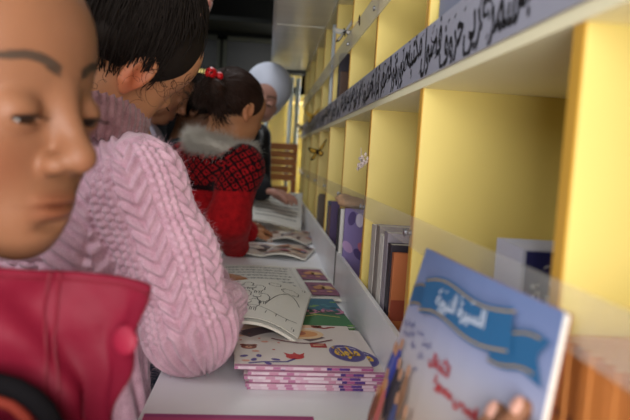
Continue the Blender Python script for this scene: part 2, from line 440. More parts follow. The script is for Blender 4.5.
def person(root, spec):
    """continuous skin mesh: head, neck, torso, arms, hands (and legs)"""
    g = spec.get; s = g('s', 1.0); R = spec['R']; hc = np.array(spec['hc']); ax = nrm(np.array(spec['sh'][1])-np.array(spec['sh'][0]))
    pel, che, nek = [np.array(spec[k], float) for k in ('pelvis', 'chest', 'neck')]
    fl = lambda q: head_f(q, eye_open=g('eo', .003), look=g('look', 0.0), mouth=g('mouth', 0.0))
    skull = hc+R@np.array([0, -.020, -.045])*s
    k = g('bulk', 1.0)*s
    def body(p):
        d = cap(p, skull, nek, .040*s, .043*s)
        for o in (-.04, .04): d = smin(d, cap(p, pel+ax*o*s, che+ax*o*s, .072*k, .080*k), .03)
        d = smin(d, cap(p, spec['sh'][0], spec['sh'][1], .038*k, .038*k), .04)
        d = smin(d, cap(p, nek, che, .045*s, .07*s), .03)
        for i in (0, 1):
            d = smin(d, cap(p, spec['sh'][i], spec['el'][i], .036*k, .028*k), .02)
            d = smin(d, cap(p, spec['el'][i], spec['wr'][i], .028*k, .019*s), .015)
        for i, o in enumerate((-.06, .06)):
            hip = pel+ax*o*s; kn = spec['knee'][i]; an = spec['ankle'][i]
            d = smin(d, cap(p, hip, kn, .062*k, .042*k), .02); d = smin(d, cap(p, kn, an, .042*k, .028*k), .015)
        return d
    hs = [hand_caps(spec['wr'][i], spec['hd'][i], spec['hn'][i], 'LR'[i], s*g('hs', .80), spec.get('curl', [(.25, .3, .35, .4)]*2)[i]) for i in (0, 1)]
    def full(p):
        d = body(p)
        q = loc(p, hc, R, s); return smin(d, fl(q)*s, .014)
    def fh(i):
        return lambda p: smin(capset(p, hs[i][0]), cap(p, spec['el'][i], spec['wr'][i], .028*k, .019*s), .012)
    parts = []; vh = g('vh', .002)
    e = .15*s
    hv, hf = nets(full, hc-e, hc+e, vh)
    parts.append((hv, hf))
    if not g('head_only', False):
        pts = np.array([pel, che, nek, *spec['sh'], *spec['el'], *spec['wr'], *spec['knee'], *spec['ankle']])
        lo = pts.min(0)-.1; hi = pts.max(0)+.1
        bv, bf = nets(body, lo, hi, .011)
        keep = (np.abs(bv-hc) < (e-.012)).all(1)   # drop what the fine head net already covers
        bf = bf[~keep[bf].all(1)]; parts.append((bv, bf))
        for i in (0, 1):
            P = np.array([c[j] for c in hs[i][0] for j in (0, 1)])
            v, f = nets(fh(i), P.min(0)-.03, P.max(0)+.03, g('vhand', (.003, .003))[i]); parts.append((v, f))
    V, Fq = join(*parts); q = loc(V, hc, R, s)
    c = face_col(q, g('blush', .35), ear=g('ear', 0.0), lip=g('lip', (.80, .48, .46)))
    o = mesh_np('body', V, Fq, spec['skin'], root, col=c)
    fc = add_face_parts(root, hc, R, s, fl, spec['hairm'], look=g('look', 0.0), eo=g('eo', .003), dens=g('dens', 70)) if g('face', True) else None
    return hs, fl
def standing(pel, ax, F, s=1.0, spread=.07):
    """knees and ankles straight below the pelvis"""
    ax = nrm(ax); kn = []; an = []
    for o in (-spread, spread):
        h = pel+ax*o*s; kn.append(np.array([h[0]+.01, h[1], pel[2]*.52])+nrm(F)*.015); an.append(np.array([h[0], h[1], .075]))
    return kn, an
def trousers(root, pel, ax, kn, an, F, m, shoe_m, s=1.0, k=1.0):
    def f(p):
        d = cap(p, pel-ax*.045*s, pel+ax*.045*s, .088*k, .088*k)
        for i, o in enumerate((-.055, .055)):
            d = smin(d, cap(p, pel+ax*o*s, kn[i], .078*k, .058*k), .02); d = smin(d, cap(p, kn[i], an[i], .058*k, .048*k), .02)
        return d+noise3(p, 28, 3)*.0025
    pts = np.array([pel, *kn, *an]); V, Fq = nets(f, pts.min(0)-.13, pts.max(0)+.13, .010); mesh_np('trousers', V, Fq, m, root)
    F = nrm([F[0], F[1], 0])
    for i in (0, 1):
        a = np.array(an[i]); 
        fs = lambda p: smax(smin(cap(p, a+[0, 0, -.01], a-[0, 0, .035], .038*k, .038*k), cap(p, a-[0, 0, .038]-F*.03, a-[0, 0, .045]+F*.11, .036*k, .030*k), .02), (.002-p[:, 2]), .006)
        V, Fq = nets(fs, a-.17, a+.17, .007); mesh_np('shoe', V, Fq, shoe_m, root)
def limb_uv(V, segs):
    """segs list of (a, b, r, u0, refdir, id) -> (u, v, id) per vertex"""
    best = np.full(len(V), 1e9); uv = np.zeros((len(V), 3))
    for a, b, r, u0, ref, i in segs:
        a = np.array(a); b = np.array(b); ba = b-a; L = np.linalg.norm(ba); t = ba/L; pa = V-a
        h = np.clip(pa@t/L, -.3 if u0 == 0 else 0, 1); h0 = np.clip(h, 0, 1)
        d = pa-h0[:, None]*ba; dist = np.linalg.norm(d, axis=1)-r
        e1 = nrm(np.array(ref)-t*np.dot(ref, t)); e2 = np.cross(t, e1)
        v = np.arctan2(d@e2, d@e1)*.052
        m = dist < best; best[m] = dist[m]
        uv[m] = np.stack([u0+h*L, v, np.full(len(V), i)], 1)[m]
    return uv
# ------------------------------------------------------------------ palette
Y_LAM = mat('yellow_laminate', hx('e6d07a'), rough=.38, spec=.4, vary=.05, vscale=3, bump=.03, bscale=90)
Y_EDGE = mat('yellow_edge_band', hx('cf9f3e'), rough=.4)
CREAM = mat('cream_laminate', hx('fbf3cc'), rough=.45, vary=.03, vscale=4)
WHITE_LAM = mat('white_laminate', hx('f0f1f5'), rough=.30, spec=.5, vary=.04, vscale=5, bump=.02, bscale=30)
LAV = mat('lavender_metal_fascia', hx('a8a9b8'), rough=.42, metal=.1, vary=.05, vscale=10)
BLACK_VINYL = mat('black_vinyl', (.012, .012, .016), rough=.45)
ACR = mat('clear_acrylic', (.80, .80, .74), rough=.12, spec=.5, alpha=.17)
FROST = mat('frosted_acrylic', (.80, .78, .66), rough=.3, spec=.4, alpha=.42)
STEEL = mat('brushed_steel', (.32, .32, .34), rough=.3, metal=.9)
POLE = mat('grey_painted_metal', hx('8c9496'), rough=.35, metal=.4)
DARK = mat('dark_panel', (.007, .0075, .007), spec=.1, rough=.8, vary=.2, vscale=3)
GREYF = mat('grey_window_frame', hx('343733'), rough=.6, spec=.2)
GLASSD = mat('dark_tinted_glass', (.006, .007, .0065), rough=.25, spec=.25)
CEILP = mat('grey_white_locker_panel', hx('dcdccf'), rough=.25, spec=.5, vary=.08, vscale=2.5, stretch=(1, 4, 1))
FLOORM = mat('grey_vinyl_floor', hx('5a5652'), rough=.6, vary=.2, vscale=20)
WALLM = mat('grey_wall_panel', hx('6e6a60'), rough=.6, vary=.06, vscale=2)
WOOD = mat('orange_wood', hx('a8672c'), rough=.5, vary=.3, vscale=9, stretch=(1, 12, 9), bump=.1, bscale=60)
PAPER = mat('white_paper', hx('dcdad2'), rough=.7, vary=.03, vscale=12)
PAGES = mat('page_block_edges', hx('d8d3c6'), rough=.8, vary=.14, vscale=60, stretch=(1, 1, 22))
def struct(mb, name, bevel=0):
    o = mb.build(name, bevel=bevel); o['kind'] = 'structure'; return o
def sbox(name, a, b, m, bevel=0):
    q = MB(); q.box(a, b, m); return struct(q, name, bevel)
def part(name, a, b, m, parent, bevel=.0008):
    q = MB(); q.box(a, b, m); return q.build(name, parent, bevel=bevel)
# ------------------------------------------------------------------ the library van's shell
sbox('floor', (-1.30, -1.5, -.04), (.56, 5.0, 0), FLOORM)
sbox('ceiling', (-1.30, -1.5, 1.95), (.56, 5.0, 1.99), mat('ceiling_panel', hx('6b6a63'), rough=.6))
sbox('wall_left', (-1.30, -1.5, 0), (-1.25, 5.0, 1.95), WALLM)
sbox('wall_right', (.50, -1.5, 0), (.56, 5.0, 1.95), WALLM)
sbox('wall_far', (-1.25, 4.95, 0), (.50, 5.0, 1.95), DARK)
w = MB(); w.box((-1.25, -1.5, 0), (-.62, -1.46, 1.95), WALLM); w.box((.44, -1.5, 0), (.50, -1.46, 1.95), WALLM)
w.box((-.62, -1.5, 1.88), (.44, -1.46, 1.95), WALLM); struct(w, 'wall_near')   # doorway stays open
def window(n, p0, p1, y):
    f = MB(); (x0, z0), (x1, z1) = p0, p1
    for a, b in (((x0, y, z0), (x1, y+.03, z0+.022)), ((x0, y, z1-.022), (x1, y+.03, z1)), ((x0, y, z0), (x0+.022, y+.03, z1)), ((x1-.022, y, z0), (x1, y+.03, z1))): f.box(a, b, GREYF)
    o = struct(f, 'window_%d' % n); g = MB(); g.box((x0+.02, y+.012, z0+.02), (x1-.02, y+.018, z1-.02), GLASSD); g.build('pane', o)
window(1, (-.60, 1.48), (-.305, 1.71), 3.9); window(2, (-.29, 1.48), (.10, 1.71), 3.9); window(3, (-1.0, 1.48), (-.62, 1.71), 3.9)
q = MB(); q.box((-1.25, 3.93, 1.40), (.16, 3.97, 1.95), DARK); q.box((-1.25, 3.60, 1.74), (.0, 3.93, 1.765), DARK); struct(q, 'wall_partition')
# yellow rail and posts at the far end
rack = empty('yellow_rack', (0, 3.7, 0), 'yellow laminate rack with cross rails and upright posts at the far end', 'rack')
part('rail', (-1.2, 3.5, 1.407), (.16, 3.53, 1.462), Y_LAM, rack)
part('post', (.008, 3.40, 0), (.082, 3.43, 1.41), Y_LAM, rack); part('post', (.215, 3.66, 0), (.26, 3.69, 1.41), Y_LAM, rack)
part('post', (-.60, 3.44, 0), (-.52, 3.47, 1.41), Y_LAM, rack)
for z in (.80, 1.12, 1.34): part('shelf', (-.50, 3.62, z), (.36, 3.90, z+.022), Y_LAM, rack)
part('back_panel', (-1.2, 3.90, 0), (.40, 3.925, 1.40), mat('beige_panel', hx('b4ae86'), rough=.5), rack)
part('lower_rail', (-.45, 3.44, 1.075), (.21, 3.46, 1.115), Y_LAM, rack)
for i, (x, y, lab) in enumerate(((.094+.01, 3.3, 'left one of the two thin grey metal poles beyond the crate, beside the yellow post'), (.138, 3.32, 'right one of the two thin grey metal poles beyond the crate, nearest the bookcase'), (-.012, 3.34, 'grey metal pole left of the yellow post, just behind the white cap'))):
    t = empty('metal_pole', (x, y, 0), lab, 'pole', 'grey metal poles at the far end')
    q = MB(); q.tube([(x, y, .012), (x, y, 1.43)], .0115, POLE, 14); q.build('tube', t, smooth=True)
    q = MB(); q.tube([(x, y, 0), (x, y, .012)], .0155, POLE, 18); q.build('base_flange', t)
# slatted wooden crate
cr = empty('wooden_crate', (.06, 3.2, .86), 'orange brown crate of wide horizontal wooden slats at the counter end', 'crate')
for k in range(5): part('slat', (-.06, 3.15, .918+k*.0365), (.147, 3.16, .950+k*.0365), WOOD, cr, .002)
for x in (-.055, .13): part('corner_post', (x, 3.16, .775), (x+.018, 3.178, 1.09), WOOD, cr, .001)
part('slat', (.02, 3.15, .86), (.11, 3.16, .889), WOOD, cr, .002); part('crate_floor', (-.055, 3.16, .80), (.147, 3.24, .812), WOOD, cr, .001)
for x in (-.055, .13): part('corner_post', (x, 3.225, .775), (x+.018, 3.24, 1.09), WOOD, cr, .001)
# ------------------------------------------------------------------ counter
CTR = .770
ct = empty('counter', (0, 1.5, 0), 'long white laminate counter running under the books in front of the bookcase', 'counter')
part('worktop', (-.115, .10, .742), (.330, 3.25, CTR), WHITE_LAM, ct, .002)
part('raised_lip', (.1555, .10, CTR), (.1625, 3.25, .850), WHITE_LAM, ct, .001)
part('base_panel', (-.06, .12, .02), (-.04, 3.24, .742), mat('grey_base_panel', hx('a9a8a4'), rough=.5), ct)
# ------------------------------------------------------------------ bookcase
FX = .1640; DY = [-.015, .340, .700, 1.045, 1.385, 1.735, 2.085, 2.44, 2.79, 3.14]
bc = empty('bookcase', (.28, 1.6, 0), 'tall yellow bookcase of open cubby holes along the right side of the van', 'bookcase')
for y in DY:
    for z0, z1 in ((CTR+.0005, CZ+.080), (CZ+.096, CZ+.40)):
        d = part('divider', (FX+.0012, y, z0), (.415, y+.013, z1), Y_LAM, bc, .0006)
        q = MB(); q.box((FX, y, z0), (FX+.0014, y+.013, z1), Y_EDGE); q.build('edge_band', d)
part('shelf_board', (FX-.002, -.02, CZ+.080), (.415, 3.16, CZ+.095), CREAM, bc, .0006)
part('top_board', (FX, -.02, CZ+.400), (.415, 3.16, CZ+.414), CREAM, bc, .0006)
part('back_panel', (.415, -.02, CTR), (.425, 3.16, CZ+.414), Y_LAM, bc)
fa = part('fascia', (FX-.0045, -.02, CZ+.0895), (FX-.0022, 3.16, CZ+.1415), LAV, bc, 0)
# calligraphy cut out of black vinyl along the fascia
words = ['قصص', 'نور', 'صورة', 'مكتبة', 'فصول', 'حروف', 'عربي', 'سمر', 'كتاب', 'ورق', 'سنن', 'جميل', 'علوم', 'زهور', 'صندوق', 'قراءة']
sh = Sheet(lambda a, b: ((FX-.0046, 3.16-a, CZ+.0895+b), (-1, 0, 0)), lift=.0003)
rs = random.Random(11)
x = .02; i = 0
while x < 3.12:
    wd = words[i % len(words)]; V, _ = text_geo(wd, True, .022); s = .050+rs.random()*.008; wl = V[:, 0].max()*s*.62
    s_ = s; c0 = rs.choice((.008, .014, .022)); rot = rs.uniform(-.05, .45)
    sh.text(wd, x+wl/2, c0, s_, '0b0b12', rot=rot, bold=.022, width=wl)
    ph = rs.uniform(0, 6.28)
    if i % 2 == 0:   # a long swash and small vowel strokes
        for kk in range(2):
            px_ = x+wl*rs.random(); sh.line([(px_+.011*math.cos(t_), .027+kk*.012+.008*math.sin(t_)) for t_ in [ph+q_*.42 for q_ in range(9)]], .0019, '0b0b12')
    for kk in range(3):
        a_, b_ = x+wl*rs.random(), rs.choice((.006, .040, .045)); sh.line([(a_, b_), (a_+.005, b_+.003)], .0016, '0b0b12')
    x += wl*.97; i += 1
for v in range(len(sh.mb.v)):
    a, b, c = sh.mb.v[v]; sh.mb.v[v] = (a, b, min(max(c, CZ+.0903), CZ+.1408))
sh.build(fa, 'calligraphy')
# acrylic guard rails with round clips
def rail(z0, z1, lab, clips_z, y0=-.02, y1=3.16, am=None):
    r = empty('acrylic_guard_rail', (.15, 1.5, z0), lab, 'guard rail')
    part('acrylic_strip', (.1580, y0, z0), (.1602, y1, z1), am or ACR, r, .0004)
    for y in DY:
        q = MB(); yy = y+.0065
        q.tube([(.1556, yy, clips_z), (.1580, yy, clips_z)], [.0036, .0046], STEEL, 18); q.tube([(.1602, yy, clips_z), (FX, yy, clips_z)], .0030, STEEL, 14)
        q.build('metal_clip', r, smooth=False)
rail(CZ-.091, CZ-.058, 'lower clear acrylic strip with round metal clips across the front of the lower cubby holes', CZ-.078)
rail(CZ+.222, CZ+.262, 'upper clear acrylic strip with metal clips above the calligraphy band', CZ+.240, am=FROST)
# overhead locker underside
lo = empty('overhead_locker', (.07, 1.8, CZ+.39), 'grey white overhead locker panel with a dark end beam above the aisle side', 'locker')
part('underside_panel', (.006, .2, CZ+.392), (.158, 3.08, CZ+.425), CEILP, lo, .001)
part('edge_trim', (-.004, .2, CZ+.388), (.006, 3.08, CZ+.43), mat('pale_edge_trim', hx('aeb0a6'), rough=.3, metal=.3), lo)
for y in (2.02,): part('panel_seam_strip', (.008, y, CZ+.3905), (.156, y+.006, CZ+.392), CEILP, lo, 0)
part('end_beam', (-.004, 3.08, CZ+.375), (.163, 3.11, CZ+.43), mat('dark_beam', hx('3c3d38'), rough=.5), lo)
# things in the upper cubby holes
t = empty('grey_box_file', (.22, .62, CZ+.096), 'plain blue grey box file standing behind the calligraphy band, partly cut by the photo top', 'box file')
part('box_body', (.172, .46, CZ+.0955), (.37, .69, CZ+.31), mat('blue_grey_card', hx('8a90a6'), rough=.6), t, .002)
part('label_panel', (.171, .50, CZ+.20), (.172, .64, CZ+.26), mat('pale_grey_card', hx('a8acbb'), rough=.6), t, 0)
t = empty('white_display_board', (.2, 2.0, CZ+.096), 'bluish white display board standing upright in an upper cubby hole', 'board')
part('board_face', (.166, 1.86, CZ+.0955), (.36, 1.873, CZ+.372), mat('bluish_white_board', hx('b9c0c4'), rough=.4), t); part('board_foot', (.18, 1.80, CZ+.0955), (.30, 1.86, CZ+.10), mat('bluish_white_board', hx('b9c0c4')), t)
for i, (y, c) in enumerate(((1.60, '4a3020'), (1.64, '2f2a38'))):
    t = empty('dark_folder', (.2, y, CZ+.0955), ('brown' if i == 0 else 'dark grey')+' folder standing in the upper cubby hole left of the white display board'.replace('left', 'right'), 'folder')
    part('cover', (.168, y, CZ+.0955), (.34, y+.022, CZ+.21+.05*i), mat('folder_'+c, hx(c), rough=.5), t, .002); part('paper_sheets', (.172, y+.004, CZ+.097), (.342, y+.018, CZ+.205+.05*i), PAGES, t, 0)
# ------------------------------------------------------------------ books
def frame(o, ux, uy):
    ux = Vector(ux).normalized(); uy = Vector(uy); uy = (uy-ux*uy.dot(ux)).normalized(); n = ux.cross(uy)
    m = Matrix((ux, uy, n)).transposed().to_4x4(); m.translation = Vector(o); return m
def book(name, w, h, t, cov, label, cat='book', group=None, M=None, art=None, spine_art=None, pages=PAGES, cth=.0007):
    """closed book: spine along x=0, x to the fore edge, y up the cover, z thickness, front cover at z=t"""
    r = empty(name, (0, 0, 0), label, cat, group); r.matrix_world = M
    q = MB()
    q.box((0, 0, 0), (w, h, cth), cov); q.box((0, 0, t-cth), (w, h, t), cov); q.box((0, 0, cth), (cth, h, t-cth), cov)
    c = q.build('cover', r, bevel=0, world=False)
    q = MB(); q.box((cth, .0012, cth), (w-.0012, h-.0012, t-cth), pages); q.build('pages', r, world=False)
    if art:
        s = Sheet(lambda a, b: ((a, b, t), (0, 0, 1)), .0002); art(s, w, h); s.build(c).matrix_parent_inverse.identity()
    if spine_art:
        s = Sheet(lambda a, b: ((0, b, t-a), (-1, 0, 0)), .0002); spine_art(s, t, h); s.build(c, 'spine_print').matrix_parent_inverse.identity()
    return r
def blob(s, x, y, r, col, k=1, e=1.0): s.ell(x, y, r, r*e, col, k)
def bear(s, x, y, r, c='8a4534', k=2):
    for dx in (-.75, .75): blob(s, x+dx*r, y+.72*r, r*.38, c, k)
    blob(s, x, y, r, c, k); blob(s, x, y-.25*r, r*.45, 'c98f6e', k+1)
    for dx in (-.35, .35): blob(s, x+dx*r, y+.2*r, r*.11, '2a1714', k+2)
    blob(s, x, y-.1*r, r*.14, '2a1714', k+2)
def art_pink(s, w, h):
    s.rect(0, 0, w, h, 'dcd2cd', 1)
    s.rect(0, 0, w, .006, 'b87a9a', 2); s.poly([(0, h*.60), (w*.25, h*.78), (w*.75, h*.95), (w*.7, h), (0, h)], 'e2b99c', 2)
    # grey creature curled in the upper part with a pale belly
    pts = [(w*(.06+.62*t), h*(.62+.22*math.sin(math.pi*t*.95+.25))) for t in [i/16 for i in range(17)]]
    s.line(pts, .030, '6e5a5f', 3); s.ell(w*.56, h*.74, w*.19, h*.135, 'e6c5a0', 4); s.ell(w*.56, h*.74, w*.14, h*.085, 'dd9d66', 5)
    s.line([(w*(.3+.5*t), h*(.60-.10*math.sin(math.pi*t))) for t in [i/10 for i in range(11)]], .004, '7a4a54', 5)
    s.ell(w*.55, h*.75, w*.05, h*.05, 'b86b4e', 6)
    bear(s, w*.11, h*.40, w*.062); bear(s, w*.72, h*.95, w*.045)
    s.line([(w*(.68+.2*t), h*(.93+.02*math.sin(9*t))) for t in [i/8 for i in range(9)]], .006, 'a23b3a', 3)
    s.ell(w*.45, h*.20, w*.070, h*.055, 'c2333a', 3); s.poly([(w*.39, h*.20), (w*.37, h*.28), (w*.43, h*.23), (w*.45, h*.29), (w*.48, h*.23), (w*.53, h*.28), (w*.51, h*.20)], 'c2333a', 4)
    s.line([(w*.45, h*.16), (w*.38, h*.09), (w*.2, h*.08), (w*.1, h*.05)], .004, '4f3f86', 3)
    for x_, y_ in ((.30, .13), (.24, .05), (.14, .12), (.07, .19), (.18, .20)): s.ell(w*x_, h*y_, w*.035, h*.018, '5a468f', 4, rot=x_*9)
    s.rect(w*.60, h*.41, w*.73, h*.51, 'a8383c', 3); s.line([(w*.62, h*.46), (w*.71, h*.47)], .003, 'e3c9a2', 4)
    for x_, y_ in ((.2, .6), (.3, .34), (.35, .5), (.12, .72), (.05, .55), (.28, .9)): s.ell(w*x_, h*y_, w*.012, h*.01, 'c65a4c', 3)
    for x_, y_ in ((.16, .30), (.24, .52), (.08, .10)): s.ell(w*x_, h*y_, w*.03, h*.02, 'dba18f', 3)
    s.ell(w*.865, h*.30, w*.135, h*.185, '6a5f96', 3, rot=.12, n=32)
    s.ell(w*.865, h*.30, w*.122, h*.168, '4c4384', 4, rot=.12, n=32)
    s.text('ملونة', w*.87, h*.24, .050, 'e2b63a', 5, rot=.10, bold=.045, width=w*.19)
    s.line([(w*.80, h*.41), (w*.88, h*.43), (w*.95, h*.38)], .002, 'cfc8e0', 5)
def spine_pink(s, t, h):
    cs = ['c79ab4', 'd8b5bd', 'a85c8a', 'c4708f', 'dccdd2']
    for i in range(26):
        s.rect(t*.1, h*i/26, t*.9, h*(i+.8)/26, cs[(i*7) % 5], 1)
PINK = mat('pink_glossy_cover', hx('cfa3b8'), rough=.3)
# stack of children's booklets on the counter
NLc = np.array([-.020, .742]); ang = math.radians(2.5)
ux = (math.cos(ang), math.sin(ang), 0); uy = (-math.sin(ang), math.cos(ang), 0)
def art_front_edge(r, w, t):
    """bottom edge of each booklet seen from the reader: printed page bleed"""
    q = Sheet(lambda a, b: ((a, 0, b), (0, -1, 0)), .0003); rr = random.Random(int(t*1e5)+3)
    x_ = 0
    while x_ < w:
        l = .002+rr.random()*.009; l = min(l, w-x_); q.rect(x_, t*.12, x_+l, t*.88, rr.choice(['d3a9bd', 'dfccd4', 'b8789a', 'e4dade', 'c892a8', 'd8c0cc'] if x_ < w*.62 else ['4a3178', '5b3a86', 'e0c4d0', '3d2a66', 'b06090']), 1); x_ += l
    q.build(r, 'printed_edge').matrix_parent_inverse.identity()
proto = None
for i in range(6):
    t_ = .0040; dx, dy, da = [(.012, -.004, 0), (.010, -.007, .01), (.014, -.003, -.004), (.008, -.006, .012), (.012, -.002, .0), (-.004, .004, .006)][i]
    a = ang+da; M = frame((NLc[0]+dx, NLc[1]+dy, CTR+.0003+i*(t_+.0002)), (math.cos(a), math.sin(a), 0), (-math.sin(a), math.cos(a), 0))
    lab = ['children\'s booklet at the very bottom of the near stack', 'children\'s booklet second from the bottom of the near stack', 'children\'s booklet third from the bottom of the near stack', 'children\'s booklet fourth from the bottom of the near stack', 'children\'s booklet lying just under the top one of the near stack', 'children\'s booklet with a purple oval title, on top of the near stack'][i]
    if proto is None:
        proto = book('childrens_booklet', .166, .190, t_, PINK, lab, 'booklet', 'children\'s booklets in the near stack', M, art_pink); art_front_edge(proto, .166, t_); b = proto
    else: b = copy_tree(proto); b.matrix_world = M; b['label'] = lab
# teal-green booklets behind
def art_green(s, w, h):
    s.rect(0, 0, w, h, '2f5a4c', 1); s.poly([(0, 0), (w, 0), (w, h*.35), (0, h*.5)], '3f7d50', 2); s.poly([(0, h*.6), (w, h*.5), (w, h), (0, h)], '35708a', 2)
    for i in range(22): rr = random.Random(i); s.ell(w*rr.random(), h*rr.random()*.9, .006, .004, rr.choice(['7fae5a', '29443a', 'c4b25a', '4b8f9c']), 3)
    s.text('زهرة', w*.70, h*.45, .045, 'cf86a4', 4, bold=.03); s.line([(w*.45, h*.3), (w*.62, h*.36), (w*.9, h*.28)], .003, 'd9c77a', 4)
    s.ell(w*.30, h*.35, .016, .022, 'b9805c', 4); s.ell(w*.30, h*.48, .010, .011, 'd8a884', 5)
proto = None
for i in range(5):
    a = math.radians(2+i*.6); M = frame((.030-.001*i, .953+.002*i, CTR+.0003+i*.0037), (math.cos(a), math.sin(a), 0), (-math.sin(a), math.cos(a), 0))
    lab = ['lowest green picture booklet of the pile behind the near stack', 'second green picture booklet from the bottom of the pile behind the near stack', 'middle green picture booklet of the pile behind the near stack', 'second green picture booklet from the top of the pile behind the near stack', 'green picture booklet with pink title, topmost of the pile behind the near stack'][i]
    if proto is None: proto = book('picture_booklet', .122, .185, .0035, mat('green_cover', hx('3a6a50'), rough=.35), lab, 'booklet', 'green picture booklets behind the near stack', M, art_green)
    else: b = copy_tree(proto); b.matrix_world = M; b['label'] = lab
# ------------------------------------------------------------------ open books
def squiggle(s, x0, x1, y, amp, w, col, k=1, seed=0):
    rr = random.Random(seed); x_ = x0
    while x_ < x1-.004:
        l = min(.005+rr.random()*.011, x1-x_); n = max(4, int(l/.0009)); p0 = rr.random()*6
        s.line([(x_+l*i/n, y+amp*math.sin(p0+i*1.3)*(.5+.5*math.sin(i*.7+p0))) for i in range(n+1)], w, col, k); x_ += l+.0025
def open_book(name, label, o, yaw, w, h, zl, zr, left, right, tl=.004, tr=.004, lift=(0, 0), cover=None):
    """spine at x=0 along y. zl/zr page height profiles fn(t 0..1 from the spine, v 0..1 along the spine)"""
    r = empty(name, o, label, 'book'); r.rotation_euler = (0, 0, yaw)
    for side, prof, art, th, nm in ((-1, zl, left, tl, 'left_page'), (1, zr, right, tr, 'right_page')):
        def pt(a, b, dz=0, side=side, prof=prof):   # a from spine outwards in m, b along the spine
            return np.array((side*prof(a/w, b/h)[0]*w, b, prof(a/w, b/h)[1]+dz))
        q = MB(); NU, NV = 16, 10
        q.grid(lambda u, v: pt(u*w, v*h), NU, NV, PAPER, flip=side < 0)
        q.grid(lambda u, v: pt(u*w, v*h, -th), NU, NV, PAPER, flip=side > 0)
        for v in (0, 1): q.grid(lambda u, e, v=v: pt(u*w, v*h, -th*e), NU, 1, PAGES)
        q.grid(lambda u, e: pt(w, u*h, -th*e), NV, 1, PAGES)
        pg = q.build(nm, r, smooth=False, world=False)
        if art:
            def fn(a, b, pt=pt, side=side):
                # a is measured left to right across this page
                c = (w-a) if side < 0 else a
                p = pt(c, b); e = .001
                t1 = (pt(min(c+e, w), b)-pt(max(c-e, 0), b)); t2 = pt(c, min(b+e, h))-pt(c, max(b-e, 0)); n = np.cross(t1, t2)*side
                return p, nrm(n)
            s = Sheet(fn, .0004); art(s, w, h); s.build(pg, 'print').matrix_parent_inverse.identity()
    if cover:
        q = MB(); q.box((-w-.002, -.002, -.0012), (w+.002, h+.002, -.0002), cover); q.build('cover', r, world=False)
    return r
def text_page(seed, rows=11, heavy='3c3a44', head=True):
    def art(s, w, h):
        for i in range(rows):
            squiggle(s, .012, w-.014, h-.030-i*(h-.05)/rows, .0055, .0040, heavy, 1, seed+i)
        s.line([(.006, .008), (.006, h-.008), (w-.006, h-.008), (w-.006, .008), (.006, .008)], .0006, '8a8890', 1)
    return art
def art_sheep(s, w, h):
    c = '3a3838'
    s.line([(.008, .010), (.008, h-.010), (w-.008, h-.010), (w-.008, .010), (.008, .010)], .0013, c, 1)
    s.line([(.011, .013), (.011, h-.013), (w-.011, h-.013), (w-.011, .013), (.011, .013)], .0005, c, 1)
    def cloud(x_, y_, rx, ry, n=9, k=1):
        pts = []
        for i in range(n*5+1):
            t_ = 2*math.pi*i/(n*5); b_ = 1+.16*abs(math.sin(t_*n/2)); pts.append((x_+rx*b_*math.cos(t_), y_+ry*b_*math.sin(t_)))
        s.line(pts, .0012, c, k)
    W_, H_ = w, h
    for x_, y_ in ((.20, .50), (.36, .66), (.20, .78), (.45, .42), (.34, .28)):
        cloud(W_*x_, H_*y_, W_*.075, H_*.085); s.ell(W_*(x_-.085), H_*(y_+.02), .006, .008, '6b6868', 2); s.ell(W_*(x_-.085), H_*(y_+.02), .005, .007, 'dcdad2', 3)
        for d_ in (-.04, -.015, .02, .045): s.line([(W_*(x_+d_), H_*(y_-.09)), (W_*(x_+d_), H_*(y_-.145))], .0011, c, 1)
    s.line([(W_*(.50+.42*t), H_*(.30+.36*math.sin(2.6*t))) for t in [i/14 for i in range(15)]], .0012, c, 1)
    s.line([(W_*(.06+.88*t), H_*(.20+.04*math.sin(6*t))) for t in [i/14 for i in range(15)]], .0012, c, 1)
    cloud(W_*.76, H_*.74, W_*.10, H_*.06, 7); cloud(W_*.55, H_*.84, W_*.07, H_*.045, 6)
    for i in range(6): s.line([(W_*(.1+.14*i), H_*.12), (W_*(.11+.14*i), H_*.17)], .0009, c, 1)
def art_purple(s, w, h):
    for j in range(2):
        y0 = h*(.50+.02) if j else h*.06
        s.rect(w*.10, y0, w*.86, y0+h*.38, '7c4a68', 1); s.rect(w*.12, y0+.003, w*.84, y0+h*.38-.003, '8a5470', 2)
        for i in range(9): s.ell(w*(.2+.07*i), y0+h*(.10+.16*((i*5) % 3)/2), .006, .007, ['c99a5a', '5b3355', 'd0a274', 'a86a80'][i % 4], 3)
        s.ell(w*.4, y0+h*.2, .012, .016, 'c4885e', 4); s.ell(w*.62, y0+h*.2, .012, .016, 'd6b27a', 4)
